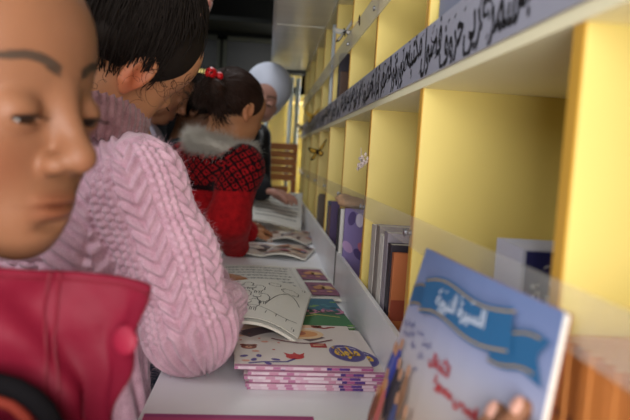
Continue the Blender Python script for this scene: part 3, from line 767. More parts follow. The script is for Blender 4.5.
# colouring book: its right page is lifted towards the pink sleeve
P0 = np.array([.093, 1.158]); P1 = np.array([.058, .852])
yaw = math.atan2(P0[1]-P1[1], P0[0]-P1[0])-math.pi/2
def colouring():
    # loose folded spread lying tilted on the books: width towards -x
    L = .150; H = .235
    a = math.radians(-84.0)
    r = empty('colouring_book', (.074, 1.00, .80), 'open colouring book with outlined sheep and clouds, tilted under the pink sleeve', 'colouring book')
    c00 = PZ(298, 338, .800); c10 = PZ(311, 293, .812); c01 = PZ(226, 318, .815); c11 = PZ(232, 281, .83)
    # reader's right = far/right edge on the right of the photo
    def pt(u, v, dz=0):  # u left->right, v near->far
        p = (1-u)*((1-v)*c01+v*c11)+u*((1-v)*c00+v*c10); return p+np.array([0, 0, .012*math.sin(math.pi*u)+.004*math.sin(math.pi*v)+dz])
    w = np.linalg.norm(c00-c01); h = np.linalg.norm(c10-c00)
    for k, nm in ((0, 'right_page'), (-.006, 'under_pages')):
        q = MB(); q.grid(lambda u, v: pt(u, v, k), 16, 12, PAPER); q.grid(lambda u, v: pt(u, v, k-(.0008 if k == 0 else .004)), 16, 12, PAPER, flip=True)
        tt = .0008 if k == 0 else .004
        for v in (0, 1): q.grid(lambda u, e, v=v: pt(u, v, k-tt*e), 16, 1, PAGES)
        for u_ in (0, 1): q.grid(lambda v, e, u_=u_: pt(u_, v, k-tt*e), 12, 1, PAGES)
        pg = q.build(nm, r, world=True)
        if k == 0:
            def fn(a_, b_):
                u, v = a_/w, b_/h; e = .01; n = np.cross(pt(u+e, v)-pt(u-e, v), pt(u, v+e)-pt(u, v-e)); return pt(u, v), nrm(n)
            s = Sheet(fn, .0004); art_sheep(s, w, h); s.build(pg, 'line_drawing')
        else:
            q = MB(); q.grid(lambda u, v: pt(u, v, k-.0042), 8, 8, mat('dark_back_cover', hx('2c3a30'), rough=.4), flip=True); q.build('back_cover', r)
colouring()
open_book('open_workbook', 'open workbook with lines of text and two purple pictures, lying behind the colouring book', (.096, 1.20, CTR+.006), math.radians(4), .185, .335,
          lambda t, v: (t*.99, .003*math.sin(math.pi*min(t*1.1, 1))), lambda t, v: (t*.40, .003*math.sin(math.pi*t)), text_page(5, 9), None, cover=None)
s_ = [o for o in bpy.data.objects if o.name.startswith('open_workbook')][0]
rp = [c for c in s_.children if c.name.startswith('right_page')][0]
s = Sheet(lambda a, b: ((a, b, .0035), (0, 0, 1)), .0006); art_purple(s, .074, .335); s.build(rp, 'purple_pictures').matrix_parent_inverse.identity()
# magazines in the middle of the counter
def art_mag(seed):
    def art(s, w, h):
        rr = random.Random(seed); s.rect(.002, .002, w-.002, h-.002, 'b9a79a', 1, 6)
        s.poly([(.004, .004), (w*.6, .006), (w*.4, h*.5), (.004, h*.6)], '8d7a8a', 2)
        for i in range(16):
            s.ell(w*(.08+.84*rr.random()), h*(.08+.84*rr.random()), .008+.014*rr.random(), .006+.012*rr.random(), rr.choice(['7b3f3c', 'caa98c', '5d4a52', 'b57358', '8c8aa0', '9c4d5c', 'd5c7b6', '3b3036']), 3+i, rr.random()*3)
        for i in range(3): squiggle(s, .02, w-.02, h*(.2+.3*i), .0014, .001, '3c3030', 22, seed+i)
    return art
flatp = lambda amp: (lambda t, v: (t*.985, .004+amp*math.sin(math.pi*min(1, t*1.05))*(1-.3*v)))
open_book('open_magazine', 'open picture magazine with brown and plum drawings near the red cuff', (.00, 1.69, CTR+.004), math.radians(-12), .118, .20, flatp(.004), flatp(.010), art_mag(3), art_mag(8))
open_book('open_magazine', 'open picture magazine lying behind the one by the red cuff, below the text book', (.02, 2.00, CTR+.004), math.radians(-20), .125, .19, flatp(.004), flatp(.014), art_mag(13), art_mag(21))
# large text book the teacher is reading, its near page curling up
open_book('open_text_book', 'large open text book held at the far end under the white-capped person', (-.045, 2.30, CTR+.014), math.radians(-3), .185, .34,
          lambda t, v: (t*.8, .06*t*t), lambda t, v: (t*.97, .030*(1-t)**2+.012*math.sin(math.pi*t)+.05*max(0, t-.6)*v), text_page(40, 8), text_page(60, 8), tl=.01, tr=.008, cover=None).rotation_euler.x = .27
# magenta booklet cut by the bottom edge of the photo
def art_mag2(s, w, h):
    s.rect(0, 0, w, h, 'c2487a', 1); s.rect(0, h-.008, w, h, 'a03a78', 2); s.ell(w*.5, h*.5, .04, .03, 'e0c3cf', 3); s.text('قصة', w*.5, h*.45, .04, '5a2a6a', 4, bold=.03)
book('magenta_booklet', .172, .16, .0045, mat('magenta_cover', hx('b8406f'), rough=.35), 'magenta booklet on the counter, only its far edge in view at the bottom', 'booklet', None, frame((-.104, .488, CTR+.0004), (1, .03, 0), (-.03, 1, 0)), art_mag2)
# ------------------------------------------------------------------ books standing in the cubby holes
def standing_book(name, x0, y0, w, h, t, cov, label, cat, group, art=None, spine=None, M_only=False, tilt=0.0):
    """spine towards the aisle (-x), front cover facing the camera end (-y)"""
    M = frame((x0, y0+t, CTR+.0008), (1, 0, 0), (0, math.sin(tilt), math.cos(tilt)))
    if M_only: return M
    return book(name, w, h, t, cov, label, cat, group, M, art, spine)
def orange_cover(s, w, h): s.rect(0, 0, w, h, 'd08a4a', 1); s.rect(.004, h*.2, w-.004, h*.8, 'dba267', 2)
def orange_spine(s, t, h):
    s.rect(0, 0, t, h, 'cf7f3e', 1)
    for i in range(9): s.ell(t/2, h*(.10+.085*i), t*.25, .0028, '8f4a2c', 2)
proto = None; ords = ['farthest', 'second', 'third', 'fourth', 'fifth', 'sixth', 'seventh', 'eighth']
for i in range(8):
    M = standing_book('', FX+.001+(i % 2)*.001, .326-.0118*i, .15, .185, .0108, None, '', '', '', M_only=True)
    lab = ('orange book standing against the yellow divider, farthest of the orange row' if i == 0 else 'orange book, %s in the orange row counted from the yellow divider' % ords[i])
    if proto is None: proto = book('orange_book', .15, .185, .0108, mat('orange_cover', hx('c9762f'), rough=.5), lab, 'book', 'orange books at the near end of the bookcase', M, orange_cover, orange_spine, pages=mat('white_page_edges', hx('e8e0cc'), rough=.8))
    else: b = copy_tree(proto); b.matrix_world = M; b['label'] = lab
def navy_cover(s, w, h):
    s.rect(0, 0, w, h, 'b9bcd0', 1); s.rect(.003, h*.36, w, h-.002, '6e7078', 2); s.rect(.003, h*.76, w, h-.002, '23265e', 3)
    s.text('السيرة', w*.32, h*.86, .020, 'd8d8e4', 4, bold=.02); s.text('النبوية', w*.25, h*.775, .026, 'e4e4ec', 5, bold=.03)
    for a_, b_ in ((.12, .93), (.2, .95), (.3, .93), (.42, .95)): s.line([(w*a_, h*b_), (w*a_+.004, h*b_+.002)], .0014, 'd8d8e4', 5)
proto = None
for i in range(5):
    M = standing_book('', .208-.0008*i, .548-.0135*i, .15, .212+.003*((i*3) % 3), .0125, None, '', '', '', M_only=True)
    if proto is None: proto = book('biography_book', .15, .212, .0125, mat('pale_lavender_cover', hx('c3c6d8'), rough=.4), '', 'book', 'lavender books with navy title panel in the second cubby hole', M, navy_cover, None, pages=mat('white_page_edges', hx('e8e0cc'))); b = proto
    else: b = copy_tree(proto); b.matrix_world = M
    b['label'] = 'lavender book with a navy title panel facing the camera, nearest of its row' if i == 4 else 'pale lavender book in the row with the navy titled book, %s from the far end' % (['first', 'second', 'third', 'fourth'][i])
def multi(y_list, x0, hs, cols, names, labels, group, w=.14, ts=None, arts=None):
    for i, y in enumerate(y_list):
        t_ = ts[i]; standing_book(names[i], x0[i] if hasattr(x0, '__len__') else x0, y, w, hs[i], t_, mat('cover_'+cols[i], hx(cols[i]), rough=.45), labels[i], 'book', group, arts[i] if arts else None)
multi([.805, .824, .852, .882, .914, .950], FX+.003, [.158, .166, .178, .170, .180, .176], ['a85f35', '2a2430', '8f8790', 'd6d2ca', '8a817c', 'c4bdb6'], ['thin_book']+['standing_book']*5,
      ['thin book with an orange and rust cover, nearest in the third cubby hole', 'dark spined book right behind the orange covered one', 'thick mauve grey book in the middle of the third cubby row', 'thick pale grey book in the third cubby row, beside the mauve one', 'brown grey book behind the pale grey one in the third cubby row', 'cream book, farthest of the third cubby row against its yellow divider'], 'thick books in the third cubby hole', .16, [.010, .022, .026, .028, .030, .034],
      [lambda s, w, h: (s.rect(0, 0, w, h, 'b4683c', 1), s.rect(0, h*.45, w, h*.62, '8c3f2a', 2), s.ell(w*.3, h*.3, .02, .02, 'd99a5a', 3)), None, None, None, None, None])
def purple_art(s, w, h):
    s.rect(0, 0, w, h, '7a6aa0', 1)
    for i in range(14): rr = random.Random(i+50); s.ell(w*rr.random()*.9+.004, h*rr.random()*.9+.006, .008, .014, rr.choice(['a98ab8', '4b3a72', 'b8657a', 'c9c0d8', '5c86a8']), 2+i % 4, rr.random()*3)
multi([1.270, 1.312, 1.336], [.160, .157, .155], [.175, .170, .168], ['6a5a90', 'd4d2cc', '17161c'], ['picture_book', 'standing_book', 'standing_book'],
      ['book with a purple and blue illustrated cover in the fourth cubby hole', 'white spined book between the purple illustrated book and the black one', 'black book leaning out at the far side of the purple illustrated book'], 'books in the fourth cubby hole', .13, [.008, .012, .016], [purple_art, None, None])
multi([1.60, 1.64, 1.68], FX+.002, [.165, .15, .16], ['4a3a62', '6c4a3c', '39405a'], ['standing_book']*3, ['dark plum book in the fifth cubby hole, nearest of three', 'brown book in the middle of the fifth cubby hole', 'slate blue book, farthest of three in the fifth cubby hole'], 'books in the fifth cubby hole', .13, [.014, .018, .016])
multi([1.96, 2.0], FX+.002, [.16, .15], ['5a4c40', '7d7468'], ['standing_book']*2, ['dark taupe book in the sixth cubby hole', 'light taupe book behind the dark taupe one in the sixth cubby hole'], 'books in the sixth cubby hole', .13, [.02, .02])
# small tan pouch on top of the books
V, Fq = nets(lambda p: smin(ell(p, (.178, 1.31, .955), (.030, .035, .012)), ell(p, (.165, 1.345, .960), (.018, .020, .010)), .01)+noise3(p, 180, 2)*.0008, (.12, 1.24, .93), (.23, 1.39, .98), .002)
tag(mesh_np('tan_pouch', V, Fq, mat('tan_cloth', hx('c09a78'), rough=.8, bump=.2, bscale=300), None), 'small rounded tan cloth pouch behind the acrylic strip, above the purple book', 'pouch')
# ------------------------------------------------------------------ ornaments on the strips
def butterfly(loc_, s, cols, label, rot=0, open_=.6):
    r = empty('butterfly_ornament', loc_, label, 'ornament', 'butterflies clipped to the acrylic strips')
    o = np.array(loc_)
    q = MB(); q.tube([o+np.array((-.001, t_*s*math.cos(rot), t_*s*math.sin(rot))) for t_ in (-.55, -.2, .2, .5)], [s*.05, s*.08, s*.08, s*.04], mat('dark_body', (.02, .015, .012)), 8); q.build('body', r, smooth=True)
    for sg in (-1, 1):
        for (lx, lz, nm, c) in ((.95, .75, 'upper_wing', cols[0]), (.65, -.55, 'lower_wing', cols[1])):
            q = MB(); N = 14; ring = []
            for i in range(N):
                a = 2*math.pi*i/N; rr = 1+.18*math.sin(3*a); u_ = .5+.5*math.cos(a)*rr; v_ = .34*math.sin(a)*rr
                y_ = sg*u_*lx*s-v_*.4*s; z_ = u_*lz*s+v_*s; yy = y_*math.cos(rot)-z_*math.sin(rot); zz = y_*math.sin(rot)+z_*math.cos(rot)
                ring.append(o+np.array((sg*u_*lx*s*(.75 if sg > 0 else 1.0), -.25*u_*s+.3*yy, zz)))
            c0 = sum(ring)/N; m = mat('wing_'+c, hx(c), rough=.35)
            q.add([c0]+ring+[p+np.array((.0006, 0, 0)) for p in ring]+[c0+np.array((.0006, 0, 0))], [(0, i+1, (i+1) % N+1) for i in range(N)]+[(2*N+1, N+1+(i+1) % N, N+1+i) for i in range(N)]+[(i+1, N+1+i, N+1+(i+1) % N, (i+1) % N+1) for i in range(N)], m)
            wg = q.build(nm, r)
            q = MB(); d_ = np.array((0, -.0012, 0)); inner = [c0+(p-c0)*.62+d_ for p in ring]; q.poly(inner, mat('wing_spot_gold', hx('dfb24a'), rough=.35) if c[0] in '12c5' else mat('wing_spot_pale', hx('cfcac0'), rough=.35)); q.build('wing_marking', wg)
    for sg in (-1, 1):
        q = MB(); q.tube([o+np.array((0, .5*s, .1*s)), o+np.array((-.1*s, .75*s, .1*s+sg*.15*s))], .0004, mat('dark_body', (.02, .015, .012)), 5); q.build('antenna', r)
B = lambda x_, y_, X=.1560: PX(x_, y_, X)
butterfly(B(318, 152), .034, ('1e140c', '2a1a0c'), 'black and gold butterfly ornament on the far part of the lower cubby fronts', .5)
butterfly(B(345, 32), .030, ('b0b4b2', '34302c'), 'grey and black butterfly ornament on the upper acrylic strip', .7)
butterfly(B(360, 20), .020, ('d8c8b0', '7a3c20'), 'small cream and rust butterfly ornament above the grey one on the upper strip', 1.2)
butterfly(B(313, 117, .1560), .030, ('c9a23c', '5b431c'), 'small golden butterfly ornament at the far end above the calligraphy band', .3)
butterfly(B(302, 128, .1560), .030, ('b4923a', '2e2414'), 'tiny brown gold butterfly ornament farthest along the calligraphy band', .2)
# clear crystal tassel
cx_ = B(361, 161); r = empty('crystal_charm', cx_, 'clear pinkish crystal charm hanging in front of the yellow cubby side', 'ornament')
GL = mat('pale_crystal', (.80, .68, .66), rough=.1, alpha=.6); q = MB(); rr = random.Random(4)
for i in range(26):
    p = cx_+np.array((rr.uniform(-.004, .004), rr.uniform(-.055, .04), 0)); p[2] = cx_[2]-.012+.02*rr.random()-(p[1]-cx_[1])*.1
    q.tube([p-[0, 0, .0035], p, p+[0, 0, .0035]], [.0004, .0028, .0004], GL, 5)
q.build('crystals', r); q = MB(); q.tube([cx_+[0, 0, -.01], cx_+[0, .004, .012], cx_+[0, .010, .022]], .0006, GL, 5); q.build('thread', r)
# silver dish on the far yellow shelf
V, Fq = nets(lambda p: smax(ell(p, (.19, 3.70, 1.150), (.045, .045, .022)), -ell(p, (.19, 3.70, 1.165), (.040, .040, .022)), .003), (.13, 3.63, 1.12), (.25, 3.77, 1.18), .003)
tag(mesh_np('silver_dish', V, Fq, STEEL), 'small silver dish standing on the far yellow rack shelf', 'dish')
# ------------------------------------------------------------------ people materials
SK_A = skin('skin_warm', hx('8a5d42')); SK_B = skin('skin_warm_light', hx('b07a55')); SK_F = skin('skin_pale', hx('b68878'))
HAIR = mat('dark_brown_hair', (.018, .010, .007), rough=.65, spec=.2); HAIRB = mat('black_brown_hair', (.012, .008, .006), rough=.7, spec=.15)
HAIRD = mat('chestnut_hair', (.030, .013, .008), rough=.6, spec=.25)
TROUSER = mat('dark_denim', hx('2b3040'), rough=.8, bump=.2, bscale=300); SHOE = mat('dark_shoe', hx('26221f'), rough=.5)
def knit(name, base, dark, scale=900):
    """yarn scale bump on top of the modelled stitches"""
    m = mat(name, base, rough=.92, spec=.15, sheen=.5)
    nt = m.node_tree; L = nt.links; b = nt.nodes['Principled BSDF']
    tc = nt.nodes.new('ShaderNodeTexCoord'); n = nt.nodes.new('ShaderNodeTexNoise'); n.inputs['Scale'].default_value = scale; n.inputs['Detail'].default_value = 3
    L.new(tc.outputs['Object'], n.inputs['Vector'])
    n2 = nt.nodes.new('ShaderNodeTexNoise'); n2.inputs['Scale'].default_value = 70; L.new(tc.outputs['Object'], n2.inputs['Vector'])
    ad = nt.nodes.new('ShaderNodeMath'); ad.operation = 'ADD'; L.new(n.outputs['Fac'], ad.inputs[0]); L.new(n2.outputs['Fac'], ad.inputs[1])
    r = nt.nodes.new('ShaderNodeMapRange'); r.inputs[1].default_value = .7; r.inputs[2].default_value = 1.3; L.new(ad.outputs[0], r.inputs[0])
    mx = nt.nodes.new('ShaderNodeMix'); mx.data_type = 'RGBA'; mx.inputs[6].default_value = (*dark, 1); mx.inputs[7].default_value = (*base, 1)
    L.new(r.outputs[0], mx.inputs[0]); L.new(mx.outputs[2], b.inputs['Base Color'])
    bp = nt.nodes.new('ShaderNodeBump'); bp.inputs['Strength'].default_value = .6; bp.inputs['Distance'].default_value = .0012
    L.new(n.outputs['Fac'], bp.inputs['Height']); L.new(bp.outputs[0], b.inputs['Normal'])
    return m
def fuzz(V, N, n, ln, rad, m, parent, name='fuzz', seed=2):
    rs = np.random.RandomState(seed); i = rs.randint(0, len(V), n); p = V[i]; d = N[i]+rs.randn(n, 3)*.55; d /= np.linalg.norm(d, axis=1, keepdims=True)
    t = np.linspace(0, 1, 4)[None, :, None]; c = rs.randn(n, 1, 3)*.4
    P = p[:, None]+d[:, None]*t*ln*(.5+rs.rand(n, 1, 1))+c*t*t*ln
    Vv, Fq = tube_batch(P, np.full((n, 4), rad)*np.linspace(1, .3, 4)); return mesh_np(name, Vv, Fq, m, parent)
def uniform_dirs(rs, N): d = rs.randn(N, 3); return d/np.linalg.norm(d, axis=1, keepdims=True)
def hair_shell(hc, R, s, c=(0, -.018, .03), r=(.0775, .096, .086), cut=(-.75, .66, -.007), zmin=-.08, vox=.0025, bump=.002, ear=None, extra=None, margin=.16):
    def f(p):
        q = loc(p, hc, R, s); d = ell(q, c, r)+noise3(q, 60, 4).astype(np.float32)*bump
        d = smax(d, -(q[:, 1]*cut[0]+q[:, 2]*cut[1]-cut[2]).astype(np.float32), .012); d = smax(d, (zmin-q[:, 2]), .01)
        if ear is not None:
            for e in ear: d = smax(d, .020-np.linalg.norm((q-np.array(e, np.float32))*np.array([.6, 1, .8], np.float32), axis=1), .006)
        d = d*s
        if extra is not None: d = smin(d, extra(p, q), .012)
        return d
    return nets(f, np.array(hc)-margin*s, np.array(hc)+margin*s, vox)
FACE_CUT = lambda D: (D[:, 1]*-.75+D[:, 2]*.66 > -.05)
# ================================================================== girl in the red jacket, nearest
FA = nrm((.94, -.36, -.12)); RA = basis(FA, roll=math.radians(-2)); sA = 1.0
eyeA = PY(62, 114, .43); hcA = eyeA-RA@np.array([0, .082, -.005])
feetA = np.array([-.40, .56, 0]); rA = empty('person', feetA, 'child in a red stand-collar jacket, face closest to the camera, holding a booklet', 'person', 'children along the counter')
axA = nrm((.50, .86, 0)); nekA = hcA+np.array([-.035, .022, -.155]); cheA = nekA+np.array([-.035, .01, -.12]); pelA = np.array([-.36, .56, .62])
shA = [nekA+axA*.105+[-.04, 0, -.075], nekA-axA*.125+[.0, 0, -.045]]     # left (far), right (near)
kn, an = standing(pelA, axA, FA)
handW = np.array([.097, .298, .799])
SP = dict(R=RA, hc=hcA, s=sA, pelvis=pelA, chest=cheA, neck=nekA, sh=shA, el=[shA[0]+[.02, .06, -.21], np.array([-.115, .30, .835])], wr=[np.array([-.235, .62, .70]), handW],
          hd=[(.8, .2, -.2), (.25, .05, .97)], hn=[(0, 0, -1), (.97, .1, -.2)], knee=kn, ankle=an, skin=SK_A, hairm=HAIR, vh=.0018, vhand=(.003, .0016), eo=.0028, look=-.0015, blush=.5,
          curl=[(.25, .3, .35, .4), (.08, .10, .12, .2)], lip=(.88, .68, .64), hs=.82, dens=110)
hsA, flA = person(rA, SP)
# fingernails
for k in range(4):
    tp, v, nn = hsA[1][1][k]; b = basis(v, nn); c_ = np.array(tp)-np.array(v)*.001+np.array(nn)*.0042
    q = MB(); q.grid(lambda u, w_: c_+b@np.array([.0050*math.cos(6.2832*u)*math.sin(w_*1.57), .0060*math.sin(6.2832*u)*math.sin(w_*1.57), .0018*math.cos(w_*1.57)]), 12, 4, mat('fingernail', hx('d8a492'), rough=.25)); q.build('fingernail', rA, smooth=True)
V, Fq = hair_shell(hcA, RA, sA, cut=(-.75, .66, -.022), ear=[(.078, -.012, -.012), (-.078, -.012, -.012)])
V2, F2 = strands(hcA, RA, sA, 1500, lambda rs, N: (lambda d: np.where(FACE_CUT(d)[:, None], d, -d*[1, 1, -1]))(uniform_dirs(rs, N)), lambda rs, N, D: np.array([0, -.9, .35])+rs.randn(N, 3)*.05, lift=.03, rad=.0008, wave=.012, r=(.0785, .097, .087))
V3, F3 = nets(lambda p: smin(ell(loc(p, hcA, RA, 1), (0, -.125, .05), (.028, .03, .032)), ell(loc(p, hcA, RA, 1), (0, -.15, -.02), (.022, .022, .07)), .02), hcA-.3, hcA+.3, .006)
V, Fq = join((V, Fq), (V2, F2), (V3, F3)); mesh_np('hair', V, Fq, HAIR, rA)
# red jacket with a wide open stand collar
RED = mat('red_jacket_cloth', hx('6e0c24'), rough=.62, spec=.25, vary=.12, vscale=14, bump=.25, bscale=120)
def fjA(p):
    k = .0
    d = None
    for o in (-.05, .05):
        e = cap(p, pelA+axA*o, cheA+axA*o, .105, .100); d = e if d is None else smin(d, e, .04)
    d = smin(d, cap(p, shA[0], shA[1], .062, .062), .05)
    for i in (0, 1):
        d = smin(d, cap(p, shA[i], SP['el'][i], .058, .046), .03); d = smin(d, cap(p, SP['el'][i], SP['wr'][i]+(SP['el'][i]-SP['wr'][i])*.12, .046, .034), .02)
    w_ = noise3(p, 45, 9)*.004+np.abs(noise3(p, 25, 12))*.004
    return d-w_.astype(np.float32)*.8
pts = np.array([pelA, cheA, *shA, *SP['el'], *SP['wr']]); V, Fq = nets(fjA, pts.min(0)-.14, pts.max(0)+.14, .0055); jkA = mesh_np('jacket', V, Fq, RED, rA)
# collar: swept band around the neck, its overlapping flap pushed out in front
cc = hcA+np.array([-.005, .01, -.125]); tip = PY(146, 291, .395)
th0 = math.atan2(FA[1], FA[0])
def colp(u, v, off=0.0):
    # u around from the back-left to the front tip, v 0 bottom to 1 top
    a = th0-3.6+3.95*u
    ra = .098+.010*math.sin(3*a+1)*(1-v)+.012*(1-v); fr = max(0, u-.70)/.30
    base = cc+np.array([math.cos(a)*(ra+off), math.sin(a)*(ra+off)*.92, 0])
    tgt = tip+np.array([-.012*(1-v)*0+.0, 0, 0])+np.array([-.004*off, -off*.9, 0])
    p = base*(1-fr**1.3)+tgt*fr**1.3
    ztop = cc[2]+.028+.012*math.sin(2*a); ztop = ztop*(1-fr**1.2)+tip[2]*fr**1.2
    zb = ztop-.115-.02*fr
    z = zb+(ztop-zb)*v; wr = .0045*math.sin(9*v+7*u*6.28)*math.sin(u*9)*(1-v*.6)+.0030*math.sin(23*u+5*v)+.0035*math.sin(31*u-11*v+2)*math.sin(6*v+3*u)+.0018*math.sin(61*u+17*v)
    p = p+np.array([math.cos(a)*wr, math.sin(a)*wr, 0]); p[0] -= fr*.028*(1-v); p[2] = z
    return p
q = MB(); q.grid(lambda u, v: colp(u, v), 110, 28, RED); q.grid(lambda u, v: colp(u, v, -.007), 110, 28, RED, flip=True)
q.grid(lambda u, e: colp(u, 1, -.007*e), 110, 1, RED); q.grid(lambda u, e: colp(u, 0, -.007*e), 110, 1, RED); q.grid(lambda v, e: colp(1, v, -.007*e), 28, 1, RED); q.grid(lambda v, e: colp(0, v, -.007*e), 28, 1, RED)
# merge coincident border vertices for a clean cloth edge
o = q.build('stand_collar', rA, smooth=True)
bm = bmesh.new(); bm.from_mesh(o.data); bmesh.ops.remove_doubles(bm, verts=bm.verts, dist=.0002); bm.to_mesh(o.data); bm.free()
q = MB()
for u_ in (.80, .815):
    q.tube([colp(u_, v_/12, .0008) for v_ in range(13)], .0011, mat('red_seam', hx('6c0a20'), rough=.6), 6)
q.tube([colp(u_/60, .96, .0006) for u_ in range(61)], .0010, mat('red_seam', hx('6c0a20')), 6)
q.build('seam', o)
for v_ in (.74, .12):
    c_ = colp(.972, v_, .003); nn = nrm(np.cross(colp(.96, v_)-colp(.93, v_), colp(.945, v_+.03)-colp(.945, v_))); 
    if nn[1] > 0: nn = -nn
    b = basis(nn, (0, 0, 1)); q = MB(); q.grid(lambda u, w_: c_+b@np.array([.0098*math.cos(6.2832*u)*math.sin(w_*1.57), .0042*math.cos(w_*1.57), .0098*math.sin(6.2832*u)*math.sin(w_*1.57)]), 20, 6, mat('red_snap', hx('84142e'), rough=.6)); q.build('snap_button', o, smooth=True)
q = MB(); q.tube([PY(a_, b_, .378) for a_, b_ in ((-22, 381), (-5, 383), (15, 388), (33, 398), (46, 411), (55, 428), (60, 450))], .0062, mat('black_trim_cloth', (.006, .005, .006), rough=.9, spec=.1), 14)
q.tube([PY(a_, b_, .374) for a_, b_ in ((-22, 398), (-5, 400), (12, 406), (25, 417), (33, 432), (38, 455))], .0034, mat('orange_trim_cloth', hx('7c2818'), rough=.8), 12); q.build('dark_trim', jkA, smooth=True)
trousers(rA, pelA, axA, kn, an, FA, TROUSER, SHOE)
# ================================================================== girl in the pink cable-knit sweater
FB = nrm((.38, .74, -.55)); RB = basis(FB, roll=math.radians(-34)); sB = 1.0
hcB = PY(124, 48, .85)
rB = empty('person', (-.36, .90, 0), 'child with dark gathered curls in a pale pink cable-knit sweater, seen from behind', 'person', 'children along the counter')
axB = nrm((-.45, .89, 0))   # towards her left shoulder
nekB = np.array([-.205, .885, 1.045]); cheB = np.array([-.250, .90, .925]); pelB = np.array([-.285, .93, .68])
shB = [nekB+axB*.105+[0, 0, -.05], np.array([-.150, .800, .997])]
elB = [np.array([-.14, 1.07, .83]), np.array([-.082, .790, .826])]; wrB = [np.array([-.09, 1.16, .815]), np.array([-.050, .965, .815])]
knB, anB = standing(pelB, axB, FB)
SPB = dict(R=RB, hc=hcB, s=sB, pelvis=pelB, chest=cheB, neck=nekB, sh=shB, el=elB, wr=wrB, hd=[(.5, .5, -.1), (.15, 1, .03)], hn=[(0, 0, -1), (-.2, 0, -1)], knee=knB, ankle=anB, skin=SK_B, hairm=HAIRB, vh=.0022, ear=.75, blush=.3, hs=.78, vhand=(.003, .0025))
person(rB, SPB)
segB = [(shB[1], elB[1], .056, .0, (-.2, -1, 0), 0), (elB[1], wrB[1], .045, .20, (-.2, 0, -1), 0), (nekB+[0, 0, -.03], pelB, .12, .0, (.0, -1, 0), 1), (shB[0], elB[0], .05, 0, (0, 1, 0), 2)]
def fB(p):
    d = None
    for o in (-.05, .05):
        for e in (cap(p, pelB+axB*o, cheB+axB*o, .098, .098), cap(p, cheB+axB*o, nekB+axB*o*.4+[0, 0, -.045], .098, .055)): d = e if d is None else smin(d, e, .04)
    d = smin(d, cap(p, shB[0], shB[1], .054, .050), .05)
    ctl = [shB[1], (shB[1]+elB[1])/2+np.array([.004, 0, 0]), elB[1]]
    d = smin(d, cap(p, ctl[0], ctl[1], .050, .053), .03); d = smin(d, cap(p, ctl[1], ctl[2], .053, .052), .03)
    d = smin(d, cap(p, elB[1], wrB[1], .052, .036), .02)
    d = smin(d, cap(p, cheB, np.array([-.202, .79, .67]), .08, .078), .03); d = smin(d, cap(p, shB[0], elB[0], .052, .048), .03); d = smin(d, cap(p, elB[0], wrB[0], .046, .034), .02)
    return d-(noise3(p, 22, 21)*.0035).astype(np.float32)
pts = np.array([pelB+[0, 0, .03], cheB, nekB, *shB, *elB, *wrB]); V, Fq = nets(fB, pts.min(0)-[.16, .14, .10], pts.max(0)+[.12, .10, .10], .0023)
def knit_h(uv):
    u, v, i = uv.T; u = u*1.22; v = v*1.22; per = .078; col = np.floor((v+.5)/per); vv = (v+.5)-col*per
    # open cable of chevrons
    t = u+np.abs(vv-.020)*1.15; s1 = np.sin(2*np.pi*t/.0210); chev = np.sign(s1)*np.abs(s1)**.7*.0026-.0030*np.exp(-((vv-.020)/.0022)**2)
    # bobble block
    a = (vv-.043)/.0105; row = u/.0115; off = (np.floor(a) % 2)*.5; fr = (row+off) % 1-.5; fa = a % 1-.5
    bob = .0046*np.sqrt(np.clip(1-(fr/.52)**2-(fa/.52)**2, 0, 1))-.0018
    rib = -.003*np.exp(-((vv-.0405)/.0016)**2)-.003*np.exp(-((vv-.0765)/.0016)**2)
    return (np.where(vv < .040, chev, bob)+rib)*np.where((i == 0)&(u > .40), .15, 1.15)
uv = limb_uv(V, segB); N = grad(fB, V); V = V+N*knit_h(uv)[:, None]
PINKY = knit('pale_pink_mohair_yarn', hx('eac0ce'), hx('cc9aac'))
swB = mesh_np('sweater', V, Fq, PINKY, rB); vis = V[:, 1] < 1.02
fuzz(V[vis], N[vis], 30000, .0050, .00011, PINKY, swB)
# little grey elbow stain is left to the yarn; rolled collar in a darker brownish pink
cB = np.array([-.228, .862, 1.080]); upc = nrm((.18, .05, .98)); bb = basis(nrm(np.cross(upc, (0, 1, 0))), upc)
def fcol(p):
    q = (p-cB)@np.array(bb, np.float32); r_ = np.sqrt((q[:, 0]/1.08)**2+(q[:, 1])**2); a = np.arctan2(q[:, 1], q[:, 0])
    d = np.sqrt(((r_-.062)/.62)**2+(q[:, 2]/1.5)**2)*.75-.0145
    return d-(.0012*np.sin(a*46+q[:, 2]*60)+.0008*np.sin(q[:, 2]*900+np.sin(a*46)*2)).astype(np.float32)
V, Fq = nets(fcol, cB-.11, cB+.11, .0022); N = grad(fcol, V); PK2 = knit('dusty_rose_yarn', hx('a87e80'), hx('7f5659'))
co = mesh_np('rolled_collar', V, Fq, PK2, rB); fuzz(V, N, 2500, .005, .00013, PK2, co)
earB = (.074, -.012, -.012)
V, Fq = hair_shell(hcB, RB, sB, c=(0, -.020, .030), r=(.078, .095, .087), cut=(-.80, .60, -.020), zmin=-.088, bump=.005, ear=[(.084, -.008, -.016)])
rootsB = lambda rs, N: (lambda d: np.where(FACE_CUT(d)[:, None], d, -d*[1, 1, -1]))(uniform_dirs(rs, N))
g1 = strands(hcB, RB, sB, 2400, rootsB, lambda rs, N, D: np.array([0, -.55, .83])+rs.randn(N, 3)*.08, lift=.05, rad=.0007, wave=.045, r=(.079, .096, .088), c=(0, -.022, .032))
